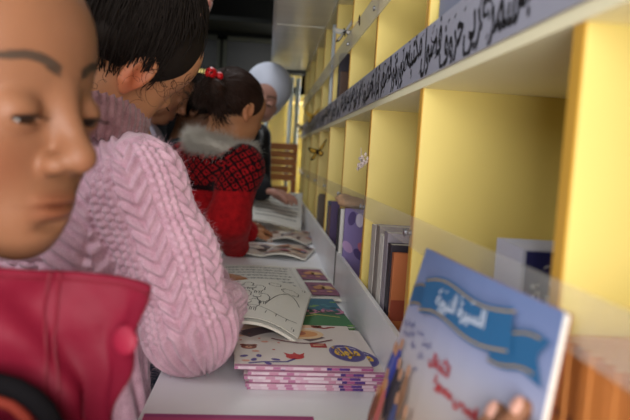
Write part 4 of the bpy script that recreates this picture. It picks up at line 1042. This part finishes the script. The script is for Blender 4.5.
# loose curls around the hairline, ear and forehead
def curls(hc, R, n, starts, seed, L=.035, rad=.00035, cr=.004, turns=2.2, K=26):
    rs = np.random.RandomState(seed); t = np.linspace(0, 1, K)[None, :]; base = starts(rs, n); a0 = rs.rand(n, 1)*6.28; ln = L*(.5+rs.rand(n, 1))
    dr = rs.randn(n, 3)*.35+np.array([.25, .15, -1]); dr /= np.linalg.norm(dr, axis=1, keepdims=True)
    c_ = cr*(.5+rs.rand(n, 1))*np.minimum(t*3, 1); w = turns*6.28*(.5+.8*rs.rand(n, 1))*t+a0
    P = base[:, None]+dr[:, None]*(t*ln)[..., None]+np.stack([c_*np.cos(w)*.6, c_*np.cos(w), c_*np.sin(w)], -1)
    rr = np.full((n, K), rad)*np.linspace(1, .4, K); return tube_batch((P.reshape(-1, 3)@R.T+hc).reshape(n, K, 3), rr)
def around(rs, n):
    a = rs.rand(n)*1.0; pts = np.array([(.078, .020, .010), (.076, .035, .030), (.068, .055, .052), (.050, .072, .070), (.020, .085, .078)]); i = rs.randint(0, 4, n); f = rs.rand(n)[:, None]
    return pts[i]*(1-f)+pts[i+1]*f+rs.randn(n, 3)*.005
g2 = curls(hcB, RB, 12, around, 5, L=.030, cr=.0035)
g3 = curls(hcB, RB, 16, lambda rs, n: np.array([.078, -.010, .012])+rs.randn(n, 3)*[.003, .014, .008], 6, L=.042, cr=.006, rad=.00045)
g4 = curls(hcB, RB, 25, lambda rs, n: np.array([.058, -.052, -.045])+rs.randn(n, 3)*[.012, .014, .010], 7, L=.04, cr=.006, rad=.0005)
g5 = curls(hcB, RB, 22, lambda rs, n: np.array([.030, .092, .066])+rs.randn(n, 3)*[.022, .008, .012], 8, L=.035, cr=.007, rad=.0004)
V3, F3 = nets(lambda p: ell(loc(p, hcB, RB, 1), (0, -.055, .135), (.045, .045, .036))+noise3(loc(p, hcB, RB, 1), 90, 3).astype(np.float32)*.004, hcB-.22, hcB+.22, .004)
V, Fq = join((V, Fq), g1, g2, g3, g4, g5, (V3, F3)); mesh_np('curly_hair', V, Fq, HAIRB, rB)
trousers(rB, pelB, axB, knB, anB, FB, TROUSER, SHOE)
# ================================================================== boy in the grey shirt
FC = nrm((.82, .02, -.55)); RC = basis(FC); sC = .92
hcC = PY(184.5, 104, 1.95)-RC@np.array([0, .088, -.005])*sC
rC = empty('person', (-.56, 2.06, 0), 'child with short black hair and a pale grey shirt, looking down in profile', 'person', 'children along the counter')
axC = nrm((-.1, 1, 0)); nekC = hcC+np.array([-.065, .0, -.125]); cheC = nekC+[-.07, .02, -.13]; pelC = np.array([-.56, 2.06, .62])
shC = [nekC+axC*.12+[0, 0, -.04], nekC-axC*.12+[0, 0, -.04]]; elC = [shC[0]+[.05, .05, -.2], shC[1]+[.05, -.02, -.2]]; wrC = [elC[0]+[.12, .0, -.02], elC[1]+[.14, .03, -.02]]
knC, anC = standing(pelC, axC, FC)
SPC = dict(R=RC, hc=hcC, s=sC, pelvis=pelC, chest=cheC, neck=nekC, sh=shC, el=elC, wr=wrC, hd=[(1, 0, -.1)]*2, hn=[(0, 0, -1)]*2, knee=knC, ankle=anC, skin=SK_A, hairm=HAIRB, vh=.0025, eo=.0016, look=-.002, blush=.5, vhand=(.004, .004), lip=(.82, .5, .48))
person(rC, SPC)
def top_f(S, ax, rt=.105, rs_=.056, ra=(.052, .045, .036), pel=None, n=.003, k=22):
    pl = S['pelvis'] if pel is None else pel
    def f(p):
        d = None
        for o in (-.045, .045):
            for e in (cap(p, pl+ax*o, S['chest']+ax*o, rt*.97, rt), cap(p, S['chest']+ax*o, S['neck']+ax*o*.4+np.array([0, 0, -.05]), rt, rs_)): d = e if d is None else smin(d, e, .04)
        d = smin(d, cap(p, S['sh'][0], S['sh'][1], rs_, rs_), .05)
        for i in (0, 1):
            d = smin(d, cap(p, S['sh'][i], S['el'][i], ra[0], ra[1]), .03); d = smin(d, cap(p, S['el'][i], S['wr'][i], ra[1], ra[2]), .02)
        return d-(noise3(p, k, 5)*n).astype(np.float32)
    pts = np.array([pl, S['chest'], S['neck'], *S['sh'], *S['el'], *S['wr']]); return f, pts.min(0)-.15, pts.max(0)+.15
f, lo_, hi_ = top_f(SPC, axC); V, Fq = nets(f, lo_, hi_, .006); mesh_np('shirt', V, Fq, mat('pale_grey_shirt', hx('a5a0b0'), rough=.8, bump=.1, bscale=250), rC)
V, Fq = nets(lambda p: smax(smax(ell(p, nekC+[.008, 0, -.012], (.066, .064, .024)), -ell(p, nekC+[.015, 0, .005], (.050, .048, .05)), .004), p[:, 0]*.4+p[:, 2]-(nekC[0]*.4+nekC[2]+.012), .004), nekC-.1, nekC+.1, .003); mesh_np('shirt_collar', V, Fq, mat('pale_grey_shirt', hx('a5a0b0')), rC)
V, Fq = hair_shell(hcC, RC, sC, cut=(-.45, .85, .010), zmin=-.055, ear=[(.080, -.008, -.018)])
fr = strands(hcC, RC, sC, 1600, lambda rs, N: np.stack([rs.randn(N)*.55, rs.randn(N)*.45-.1, np.full(N, 1.0)], 1), lambda rs, N, D: np.stack([D[:, 0]*1.6+rs.randn(N)*.1, np.abs(rs.randn(N))*.25+.75, .28+rs.rand(N)*.18], 1), lift=.06, rad=.0010, wave=.01, r=(.079, .098, .088))
bk = strands(hcC, RC, sC, 1500, lambda rs, N: np.stack([rs.randn(N)*.3, rs.randn(N)*.3-.2, np.full(N, 1.0)], 1), lambda rs, N, D: np.stack([rs.choice([-1, 1], N)*(.4+rs.rand(N)*.6), -.9*rs.rand(N)+.25, rs.rand(N)*-.4+.1], 1), lift=.05, rad=.0010, wave=.01, r=(.079, .098, .088))
V, Fq = join((V, Fq), fr, bk); mesh_np('short_hair', V, Fq, HAIRB, rC)
trousers(rC, pelC, axC, knC, anC, FC, TROUSER, SHOE)
# ================================================================== girl in the red patterned knit
FD = nrm((.62, .62, -.48)); RD = basis(FD, roll=.05); sD = .87
hcD = PY(235, 111, 1.70)
rD = empty('person', (-.30, 1.78, 0), 'child in red and black patterned knit with white fur collar and red hair bobble', 'person', 'children along the counter')
axD = nrm((-.55, .83, 0)); nekD = hcD+np.array([-.055, .01, -.105]); cheD = np.array([-.185, 1.79, .95]); pelD = np.array([-.32, 1.80, .68])
shD = [nekD+axD*.11+[0, .0, -.045], np.array([-.062, 1.645, 1.005])]; elD = [np.array([-.14, 1.93, .85]), np.array([-.085, 1.60, .875])]; wrD = [np.array([-.05, 2.0, .80]), np.array([-.070, 1.70, .800])]
knD, anD = standing(pelD, axD, FD)
SPD = dict(R=RD, hc=hcD, s=sD, pelvis=pelD, chest=cheD, neck=nekD, sh=shD, el=elD, wr=wrD, hd=[(.5, .6, 0), (.10, 1, -.10)], hn=[(0, 0, -1)]*2, knee=knD, ankle=anD, skin=SK_B, hairm=HAIRD, vh=.0028, ear=.3, vhand=(.004, .0025), hs=.8)
person(rD, SPD)
f, lo_, hi_ = top_f(SPD, axD, rt=.088, rs_=.055, ra=(.052, .050, .036), n=.003)
V, Fq = nets(f, lo_, hi_, .0034)
segD = [(shD[1], elD[1], .055, .0, (.5, -1, 0), 0), (elD[1], wrD[1], .045, .15, (.2, 0, -1), 0), (nekD, pelD, .12, .0, (.0, -1, 0), 1), (shD[0], elD[0], .055, 0, (0, 1, 0), 2)]
uv = limb_uv(V, segD); u, v, i = uv.T
# yoke and hem bands of black diamonds on red, stitched as colour
down = (nekD[2]+.01-V[:, 2]); vh_ = np.where(i == 1, np.arctan2(V[:, 1]-1.76, V[:, 0]+.17)*.13, v)
def diamonds(a, b, P=.026, wd=.16):
    x1 = ((a+b)/P) % 1; x2 = ((a-b)/P) % 1; return (np.minimum(x1, 1-x1) < wd) | (np.minimum(x2, 1-x2) < wd) | ((np.abs(x1-.5) < .16) & (np.abs(x2-.5) < .16))
band = (down < .105) | ((i == 0) & (u < .055)); band2 = (V[:, 2] < .88) & (V[:, 1] > 1.60) & (i == 1)
blk = diamonds(np.where(i == 1, down, u), vh_) & (band | band2)
band_edge = ((down > .098) & (down < .112) & (i == 1))
c_ = np.tile(np.array([[1.0, 1.0, 1.0]]), (len(V), 1)); c_[blk | band_edge] = (.04, .25, .3)
h = .0012*np.sin(2*np.pi*u/.009)*np.cos(2*np.pi*v/.009); cuff = (i == 0) & (u > .27); h = np.where(cuff, .0015*np.sin(2*np.pi*v/.007), h)
V = V+grad(f, V)*h[:, None]
REDK = knit('red_wool_yarn', hx('b4161c'), hx('7e0c12'), 500); REDK.node_tree.nodes['Principled BSDF'].inputs['Sheen Weight'].default_value = .05
nt = REDK.node_tree; b_ = nt.nodes['Principled BSDF']; a_ = nt.nodes.new('ShaderNodeAttribute'); a_.attribute_name = 'Col'; mm = nt.nodes.new('ShaderNodeMix'); mm.data_type = 'RGBA'; mm.blend_type = 'MULTIPLY'; mm.inputs[0].default_value = 1
nt.links.new(b_.inputs['Base Color'].links[0].from_socket, mm.inputs[6]); nt.links.new(a_.outputs['Color'], mm.inputs[7]); nt.links.new(mm.outputs[2], b_.inputs['Base Color'])
mesh_np('patterned_sweater', V, Fq, REDK, rD, col=c_)
# white fur collar
cD = nekD+np.array([.022, -.005, .014]); ff = lambda p: np.sqrt((np.sqrt(((p[:, 0]-cD[0])/1.0)**2+((p[:, 1]-cD[1])/1.1)**2)-.068)**2+((p[:, 2]-cD[2]-(p[:, 0]-cD[0])*-.18))**2)-.016
V, Fq = nets(ff, cD-.16, cD+.16, .005); FUR = mat('cream_white_fur', hx('cfc8bc'), rough=.9); N = grad(ff, V); co = mesh_np('fur_collar', V, Fq, FUR, rD); fuzz(V, N, 12000, .018, .0003, FUR, co, 'fur_hairs')
V, Fq = hair_shell(hcD, RD, sD, cut=(-.85, .52, -.030), zmin=-.095, ear=[(.080, -.006, -.018)])
gat = nrm(RD.T@nrm((-.42, -.78, .42)))
def tailD(rs, P):
    e = P[:, -1:]*1.12; n = P.shape[0]; t = np.linspace(.08, 1, 9)[None, :, None]; d = rs.randn(n, 1, 3)*.010
    return e+np.array([.012, -.018, 0])*np.sin(t*2.2)+np.array([0, -.004, -.085])*t*(.7+.5*rs.rand(n, 1, 1))+d*t+rs.randn(n, 1, 3)*.004
g1 = strands(hcD, RD, sD, 1700, rootsB, lambda rs, N, D: gat+rs.randn(N, 3)*.03, lift=.04, rad=.0009, wave=.012, tail=tailD)
g2 = curls(hcD, RD, 50, lambda rs, n: np.array([.045, .070, .040])+rs.randn(n, 3)*[.012, .006, .012], 18, L=.035, cr=.004, rad=.0006)
b1 = RD@(gat*np.array([.092, .116, .102])+np.array([0, -.018, .03]))*sD+hcD
b2 = b1+np.array([.004, -.022, -.030]); b3 = b1+np.array([.020, -.020, -.088])
pt_ = nets(lambda p: smin(cap(p, b1, b2, .012, .020), cap(p, b2, b3, .020, .008), .012)+noise3(p, 160, 6).astype(np.float32)*.003, b1-.13, b1+.09, .003)
rs_ = np.random.RandomState(9); tt = np.linspace(0, 1, 10)[None, :, None]; o0 = rs_.randn(160, 1, 3)*.006; PT = b1+o0+(b2-b1)*np.sin(tt*3.14)*1.1+(b3-b1)*tt*(.8+.45*rs_.rand(160, 1, 1))+rs_.randn(160, 1, 3)*.011*tt
g3 = tube_batch(PT, np.full((160, 10), .0007))
V, Fq = join((V, Fq), g1, pt_, g3); mesh_np('ponytail_hair', V, Fq, HAIRD, rD)
bb_ = RD@(gat*np.array([.096, .122, .108])+np.array([0, -.018, .03]))*sD+hcD
V, Fq = nets(lambda p: smin(ell(p, bb_+[-.006, -.016, .004], (.0150, .0150, .0150)), ell(p, bb_+[.014, -.006, .0], (.010, .010, .010)), .003), bb_-.04, bb_+.05, .002); mesh_np('hair_bobble', V, Fq, mat('red_bobble', hx('c8141c'), rough=.3), rD)
trousers(rD, pelD, axD, knD, anD, FD, TROUSER, SHOE)
# ================================================================== dark haired child behind the ponytail
FE = nrm((.85, .1, -.5)); RE = basis(FE); sE = .92; hcE = PY(199, 110, 2.25)
rE = empty('person', (-.46, 2.46, 0), 'dark-haired child in black clothes, mostly hidden between the grey shirt and the ponytail', 'person', 'children along the counter')
axE = nrm((-.1, 1, 0)); nekE = hcE+np.array([-.05, 0, -.12]); cheE = nekE+[-.05, 0, -.13]; pelE = np.array([-.46, 2.46, .62])
shE = [nekE+axE*.12+[0, 0, -.04], nekE-axE*.12+[0, 0, -.04]]; elE = [shE[0]+[.05, .05, -.18], shE[1]+[.06, -.02, -.18]]; wrE = [elE[0]+[.12, 0, -.02], elE[1]+[.12, .03, -.02]]
knE, anE = standing(pelE, axE, FE)
SPE = dict(R=RE, hc=hcE, s=sE, pelvis=pelE, chest=cheE, neck=nekE, sh=shE, el=elE, wr=wrE, hd=[(1, 0, -.1)]*2, hn=[(0, 0, -1)]*2, knee=knE, ankle=anE, skin=SK_A, hairm=HAIRB, vh=.004, vhand=(.004, .004), dens=30)
person(rE, SPE)
f, lo_, hi_ = top_f(SPE, axE); V, Fq = nets(f, lo_, hi_, .008); mesh_np('black_jumper', V, Fq, mat('black_wool', (.012, .012, .014), rough=.9), rE)
V, Fq = hair_shell(hcE, RE, sE, cut=(-.55, .75, -.02), zmin=-.09, vox=.004, r=(.084, .104, .090))
g1 = strands(hcE, RE, sE, 900, rootsB, lambda rs, N, D: D*np.array([1, 1, 0])+np.array([0, -.3, -.9]), lift=.06, rad=.0012, wave=.02, r=(.086, .106, .092))
V, Fq = join((V, Fq), g1); mesh_np('long_hair', V, Fq, HAIRB, rE)
trousers(rE, pelE, axE, knE, anE, FE, TROUSER, SHOE)
# ================================================================== woman in the white cap and dark coat
FF = nrm((-.10, -.92, -.36)); RF = basis(FF, roll=math.radians(24)); sF = 1.10; hcF = PY(265, 94, 2.72)
rF = empty('person', (-.34, 2.92, 0), 'person in a smooth white head cap and black coat, bending over the far books', 'person')
axF = nrm((.45, .89, 0)); nekF = hcF+np.array([-.10, .07, -.12]); cheF = nekF+[-.15, .05, -.18]; pelF = np.array([-.44, 2.92, .84])
shF = [nekF+axF*.15+[0, 0, -.06], nekF-axF*.15+[0, 0, -.06]]; elF = [shF[0]+[.03, .02, -.25], PY(246, 168, 2.60)]; wrF = [elF[0]+[.02, -.18, -.02], PY(261, 189, 2.42)]
knF, anF = standing(pelF, axF, FF, 1.1)
SPF = dict(R=RF, hc=hcF, s=sF, pelvis=pelF, chest=cheF, neck=nekF, sh=shF, el=elF, wr=wrF, hd=[(.3, -.8, -.2), (.85, -.35, -.12)], hn=[(0, 0, -1)]*2, knee=knF, ankle=anF, skin=SK_F, hairm=HAIRB, vh=.003, eo=.0035, blush=.2, vhand=(.0028, .004), hs=.85, bulk=1.05, curl=[(.25, .3, .35, .4), (.2, .25, .3, .3)])
person(rF, SPF)
f, lo_, hi_ = top_f(SPF, axF, rt=.135, rs_=.068, ra=(.062, .055, .042), n=.004); V, Fq = nets(f, lo_, hi_, .007); mesh_np('black_coat', V, Fq, mat('black_coat_cloth', (.010, .010, .013), rough=.8), rF)
dcf = nrm(wrF[1]-elF[1]); 
V, Fq = nets(lambda p: cap(p, wrF[1]-dcf*.012, wrF[1]+dcf*.006, .036, .034), wrF[1]-.06, wrF[1]+.06, .003); mesh_np('white_cuff', V, Fq, mat('white_cuff_cloth', hx('b4b6bc'), rough=.8), rF)
def fcap(p):
    q = loc(p, hcF, RF, sF); d = ell(q, (0, -.012, .026), (.090, .100, .092))
    d = smin(d, ell(q, (0, -.02, -.045), (.072, .066, .055)), .03)
    face = ell(q, (0, .105, -.016), (.062, .090, .078)); d = smax(d, -face, .006)
    return d*sF
V, Fq = nets(fcap, hcF-.17, hcF+.17, .0035); mesh_np('white_head_cap', V, Fq, mat('white_jersey', hx('c6cbda'), rough=.75, bump=.05, bscale=300), rF)
V, Fq = nets(lambda p: smax(cap(p, hcF+(nekF-hcF)*.62, nekF+[0, 0, -.02], .054, .066), cap(p, hcF, nekF+(nekF-hcF)*.0, .0, .0)*0-1, .004), np.minimum(hcF, nekF)-.12, np.maximum(hcF, nekF)+.12, .005); mesh_np('neck_scarf', V, Fq, mat('dark_scarf', (.02, .018, .02), rough=.8), rF)
trousers(rF, pelF, axF, knF, anF, FF, mat('black_trousers', (.012, .012, .014), rough=.8), SHOE, 1.1, 1.1)
# ================================================================== adult whose chin shows at the top edge
FG = nrm((.93, -.28, -.12)); RG = basis(FG); sG = 1.12; hcG = PY(201, 14, 2.30)-RG@np.array([0, .062, -.098])*sG
rG = empty('person', (-.86, 2.50, 0), 'tall person in dark clothes at the top edge, only the chin showing above the curls', 'person')
axG = nrm((.1, 1, 0)); nekG = hcG+np.array([-.06, 0, -.17]); cheG = nekG+[-.16, .06, -.20]; pelG = np.array([-.86, 2.50, .90])
shG = [nekG+axG*.17+[0, 0, -.06], nekG-axG*.17+[0, 0, -.06]]; elG = [shG[0]+[0, .02, -.27], shG[1]+[0, -.02, -.27]]; wrG = [elG[0]+[.04, 0, -.24], elG[1]+[.04, 0, -.24]]
knG, anG = standing(pelG, axG, FG, 1.1)
SPG = dict(R=RG, hc=hcG, s=sG, pelvis=pelG, chest=cheG, neck=nekG, sh=shG, el=elG, wr=wrG, hd=[(.1, 0, -1)]*2, hn=[(0, -1, 0), (0, 1, 0)], knee=knG, ankle=anG, skin=SK_F, hairm=HAIRB, vh=.0035, vhand=(.004, .004), bulk=1.05, dens=30)
person(rG, SPG)
f, lo_, hi_ = top_f(SPG, axG, rt=.13, rs_=.065, ra=(.06, .052, .042)); V, Fq = nets(f, lo_, hi_, .009); mesh_np('dark_jumper', V, Fq, mat('black_wool', (.012, .012, .014)), rG)
V, Fq = hair_shell(hcG, RG, sG, vox=.004, zmin=-.07); mesh_np('hair', V, Fq, HAIRB, rG)
trousers(rG, pelG, axG, knG, anG, FG, mat('black_trousers', (.012, .012, .014)), SHOE, 1.1, 1.1)
# ------------------------------------------------------------------ the held biography booklet
TL = PY(427, 248, .500); TR = PY(565, 312, .306); H_B = .205
BLp = TL+np.array([-.055, -.028, -H_B*.95]); BRp = TR+np.array([-.030, -.012, -H_B*.97])
bk = empty('biography_booklet', (BLp+BRp)/2, 'pale blue booklet with a blue ribbon title, held upright in a hand', 'booklet')
W_B = float(np.linalg.norm(TR-TL))
def bpt(u, v, dz=0.0):   # u left->right for the reader, v bottom->top
    p = (1-u)*((1-v)*BLp+v*TL)+u*((1-v)*BRp+v*TR)
    n = nrm(np.cross(TR-TL, TL-BLp)); n = n if n[1] < 0 else -n
    return p+n*(.006*math.sin(math.pi*u)*1.0+dz)
COVB = mat('pale_blue_cover', hx('b9bdd2'), rough=.28, spec=.5)
for nm, z0, z1, m in (('front_cover', 0, -.0006, COVB), ('pages', -.0006, -.0042, PAGES), ('back_cover', -.0042, -.0048, mat('rust_back_cover', hx('8c4a3c'), rough=.4))):
    q = MB(); e_ = .004 if nm == 'pages' else 0
    g = lambda u, v, d: bpt(e_+(1-2*e_)*u, e_+(1-2*e_)*v, d)
    q.grid(lambda u, v: g(u, v, z0), 24, 24, m); q.grid(lambda u, v: g(u, v, z1), 24, 24, m, flip=True)
    for k_ in (0, 1):
        q.grid(lambda u, e: g(u, k_, z0+(z1-z0)*e), 24, 1, m); q.grid(lambda v, e: g(k_, v, z0+(z1-z0)*e), 24, 1, m)
    o = q.build(nm, bk)
    if nm == 'front_cover': fc = o
def fnB(a, b):
    u, v = a/W_B, b/H_B; e = .01; n = np.cross(bpt(u+e, v)-bpt(u-e, v), bpt(u, v+e)-bpt(u, v-e)); return bpt(u, v), nrm(n)
s = Sheet(fnB, .0004); W, H = W_B, H_B
def shade_band(y0, y1, col, k): s.rect(0, y0, W, y1, col, k, 10)
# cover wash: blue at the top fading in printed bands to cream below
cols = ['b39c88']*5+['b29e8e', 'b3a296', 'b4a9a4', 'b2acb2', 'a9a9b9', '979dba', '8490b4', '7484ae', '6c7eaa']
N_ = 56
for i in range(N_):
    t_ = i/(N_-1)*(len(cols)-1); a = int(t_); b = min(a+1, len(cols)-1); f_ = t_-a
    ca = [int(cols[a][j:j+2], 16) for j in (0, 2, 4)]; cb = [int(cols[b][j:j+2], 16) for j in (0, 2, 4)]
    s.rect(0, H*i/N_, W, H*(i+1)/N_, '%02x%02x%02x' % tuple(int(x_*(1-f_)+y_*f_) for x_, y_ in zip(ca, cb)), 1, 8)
def ribbon(c0, c1, wv, col, edge, k, h=.026):
    pts = [(c0[0]+(c1[0]-c0[0])*t, c0[1]+(c1[1]-c0[1])*t+wv*math.sin(2*math.pi*t)) for t in [i/24 for i in range(25)]]
    s.line(pts, h, col, k)
    for sg in (-1, 1): s.line([(x_, y_+sg*h*.42) for x_, y_ in pts], .0011, edge, k+1)
ribbon((W*.02, H*.812), (W*.28, H*.862), .0015, '285d88', 'a58a56', 3, .017)
s.poly([(W*.19, H*.81), (W*.28, H*.893), (W*.28, H*.83), (W*.21, H*.785)], '173a5e', 5)
s.poly([(W*.72, H*.905), (W*.83, H*.90), (W*.81, H*.82), (W*.73, H*.82)], '173a5e', 5)
ribbon((W*.74, H*.835), (W*.95, H*.868), -.0012, '295f8a', 'a58a56', 6, .022)
s.poly([(W*.90, H*.925), (W*.985, H*.92), (W*.945, H*.868), (W*.99, H*.80), (W*.91, H*.81)], '295f8a', 6)
ribbon((W*.18, H*.842), (W*.83, H*.895), .0035, '28608c', 'b0945e', 9, .0265)
s.text('السيرة النبوية', W*.52, H*.852, .0140, 'ccd6e6', 12, rot=.06, bold=.02, width=W*.36)
for x_, y_ in ((.36, .895), (.40, .897), (.48, .902), (.52, .905), (.60, .91), (.42, .83), (.56, .84)): s.line([(W*x_, H*y_), (W*x_+.003, H*y_+.0015)], .0010, 'ccd6e6', 12)
for x_, y_, wd in ((.12, .715, 'الهجرة'), (.10, .675, 'الدعوة'), (.24, .715, 'نسب'), (.32, .695, 'الرسل'), (.20, .66, 'مولد'), (.30, .65, 'خلق'), (.06, .70, 'مكة'), (.28, .60, 'بدر'), (.17, .69, 'عام')):
    s.text(wd, W*x_, H*y_, .0065, '4a4f86', 4, rot=.03, bold=.01)
s.text('للأطفال', W*.46, H*.660, .0105, 'a8323a', 4, rot=.0, bold=.05); s.text('قصص مصورة', W*.60, H*.610, .010, 'b0282e', 4, rot=.0, bold=.05)
for i, (x_, y_, c_, hh) in enumerate(((.02, .52, '3a4c92', .034), (.055, .50, '5a62a8', .04), (.095, .53, '2a3f9a', .042), (.04, .42, 'c98a4a', .034), (.14, .47, '2e2c34', .042), (.19, .45, '3c3a40', .040), (.26, .50, '8f6a50', .034), (.02, .36, '7a4a3a', .03), (.24, .38, '44507a', .04), (.10, .38, 'b8605a', .04), (.35, .40, '9a7a5a', .03))):
    s.ell(W*x_, H*y_, .0056, hh*.5, c_, 3+i); s.ell(W*x_, H*y_+hh*.52, .0036, .0046, 'b98a6c', 4+i)
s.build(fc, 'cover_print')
# ------------------------------------------------------------------ light: the open doorway behind the camera plus added fill lamps inside
wd_ = bpy.data.worlds.new('world'); SC.world = wd_; wd_.use_nodes = True
wd_.node_tree.nodes['Background'].inputs[0].default_value = (.75, .85, 1.0, 1); wd_.node_tree.nodes['Background'].inputs[1].default_value = .25
def area(name, loc_, to, sx, sy, power, col):
    l = bpy.data.lights.new(name, 'AREA'); l.shape = 'RECTANGLE'; l.size = sx; l.size_y = sy; l.energy = power; l.color = col
    o = bpy.data.objects.new(name, l); COL.objects.link(o); o.location = loc_
    o.rotation_euler = (Vector(to)-Vector(loc_)).to_track_quat('-Z', 'Y').to_euler(); return o
area('doorway_daylight', (-.05, -1.44, .98), (.05, 1.0, .95), 1.0, 1.7, 74, (1.0, .97, .95))
area('far_overhead_fill', (-.35, 3.15, 1.93), (.0, 3.0, .9), .5, .6, 7, (.92, .96, 1.0))  # added fill above the dark far end; the ceiling has no hatch
area('far_side_fill', (.485, 3.75, 1.15), (-.05, 2.7, 1.25),   .6, 1.1, 26, (.95, .97, 1.0))  # added fill to brighten poles, cap and locker; no window in this wall
area('middle_overhead_fill', (-.12, 2.05, 1.92), (-.12, 2.0, .9), .35, .5, 4.5, (.95, .97, 1.0))  # extra overhead fill for the boy's face, no opening in the ceiling
area('left_side_fill', (-.9, .1, 1.6), (.3, 1.0, .9), .8, .6, 7, (.92, .95, 1.0))  # added fill from the left; the shell has no side door
vs = SC.view_settings; vs.view_transform = 'Standard'; vs.look = 'None'; vs.gamma = 1; vs.exposure = 0.0; vs.use_curve_mapping = False
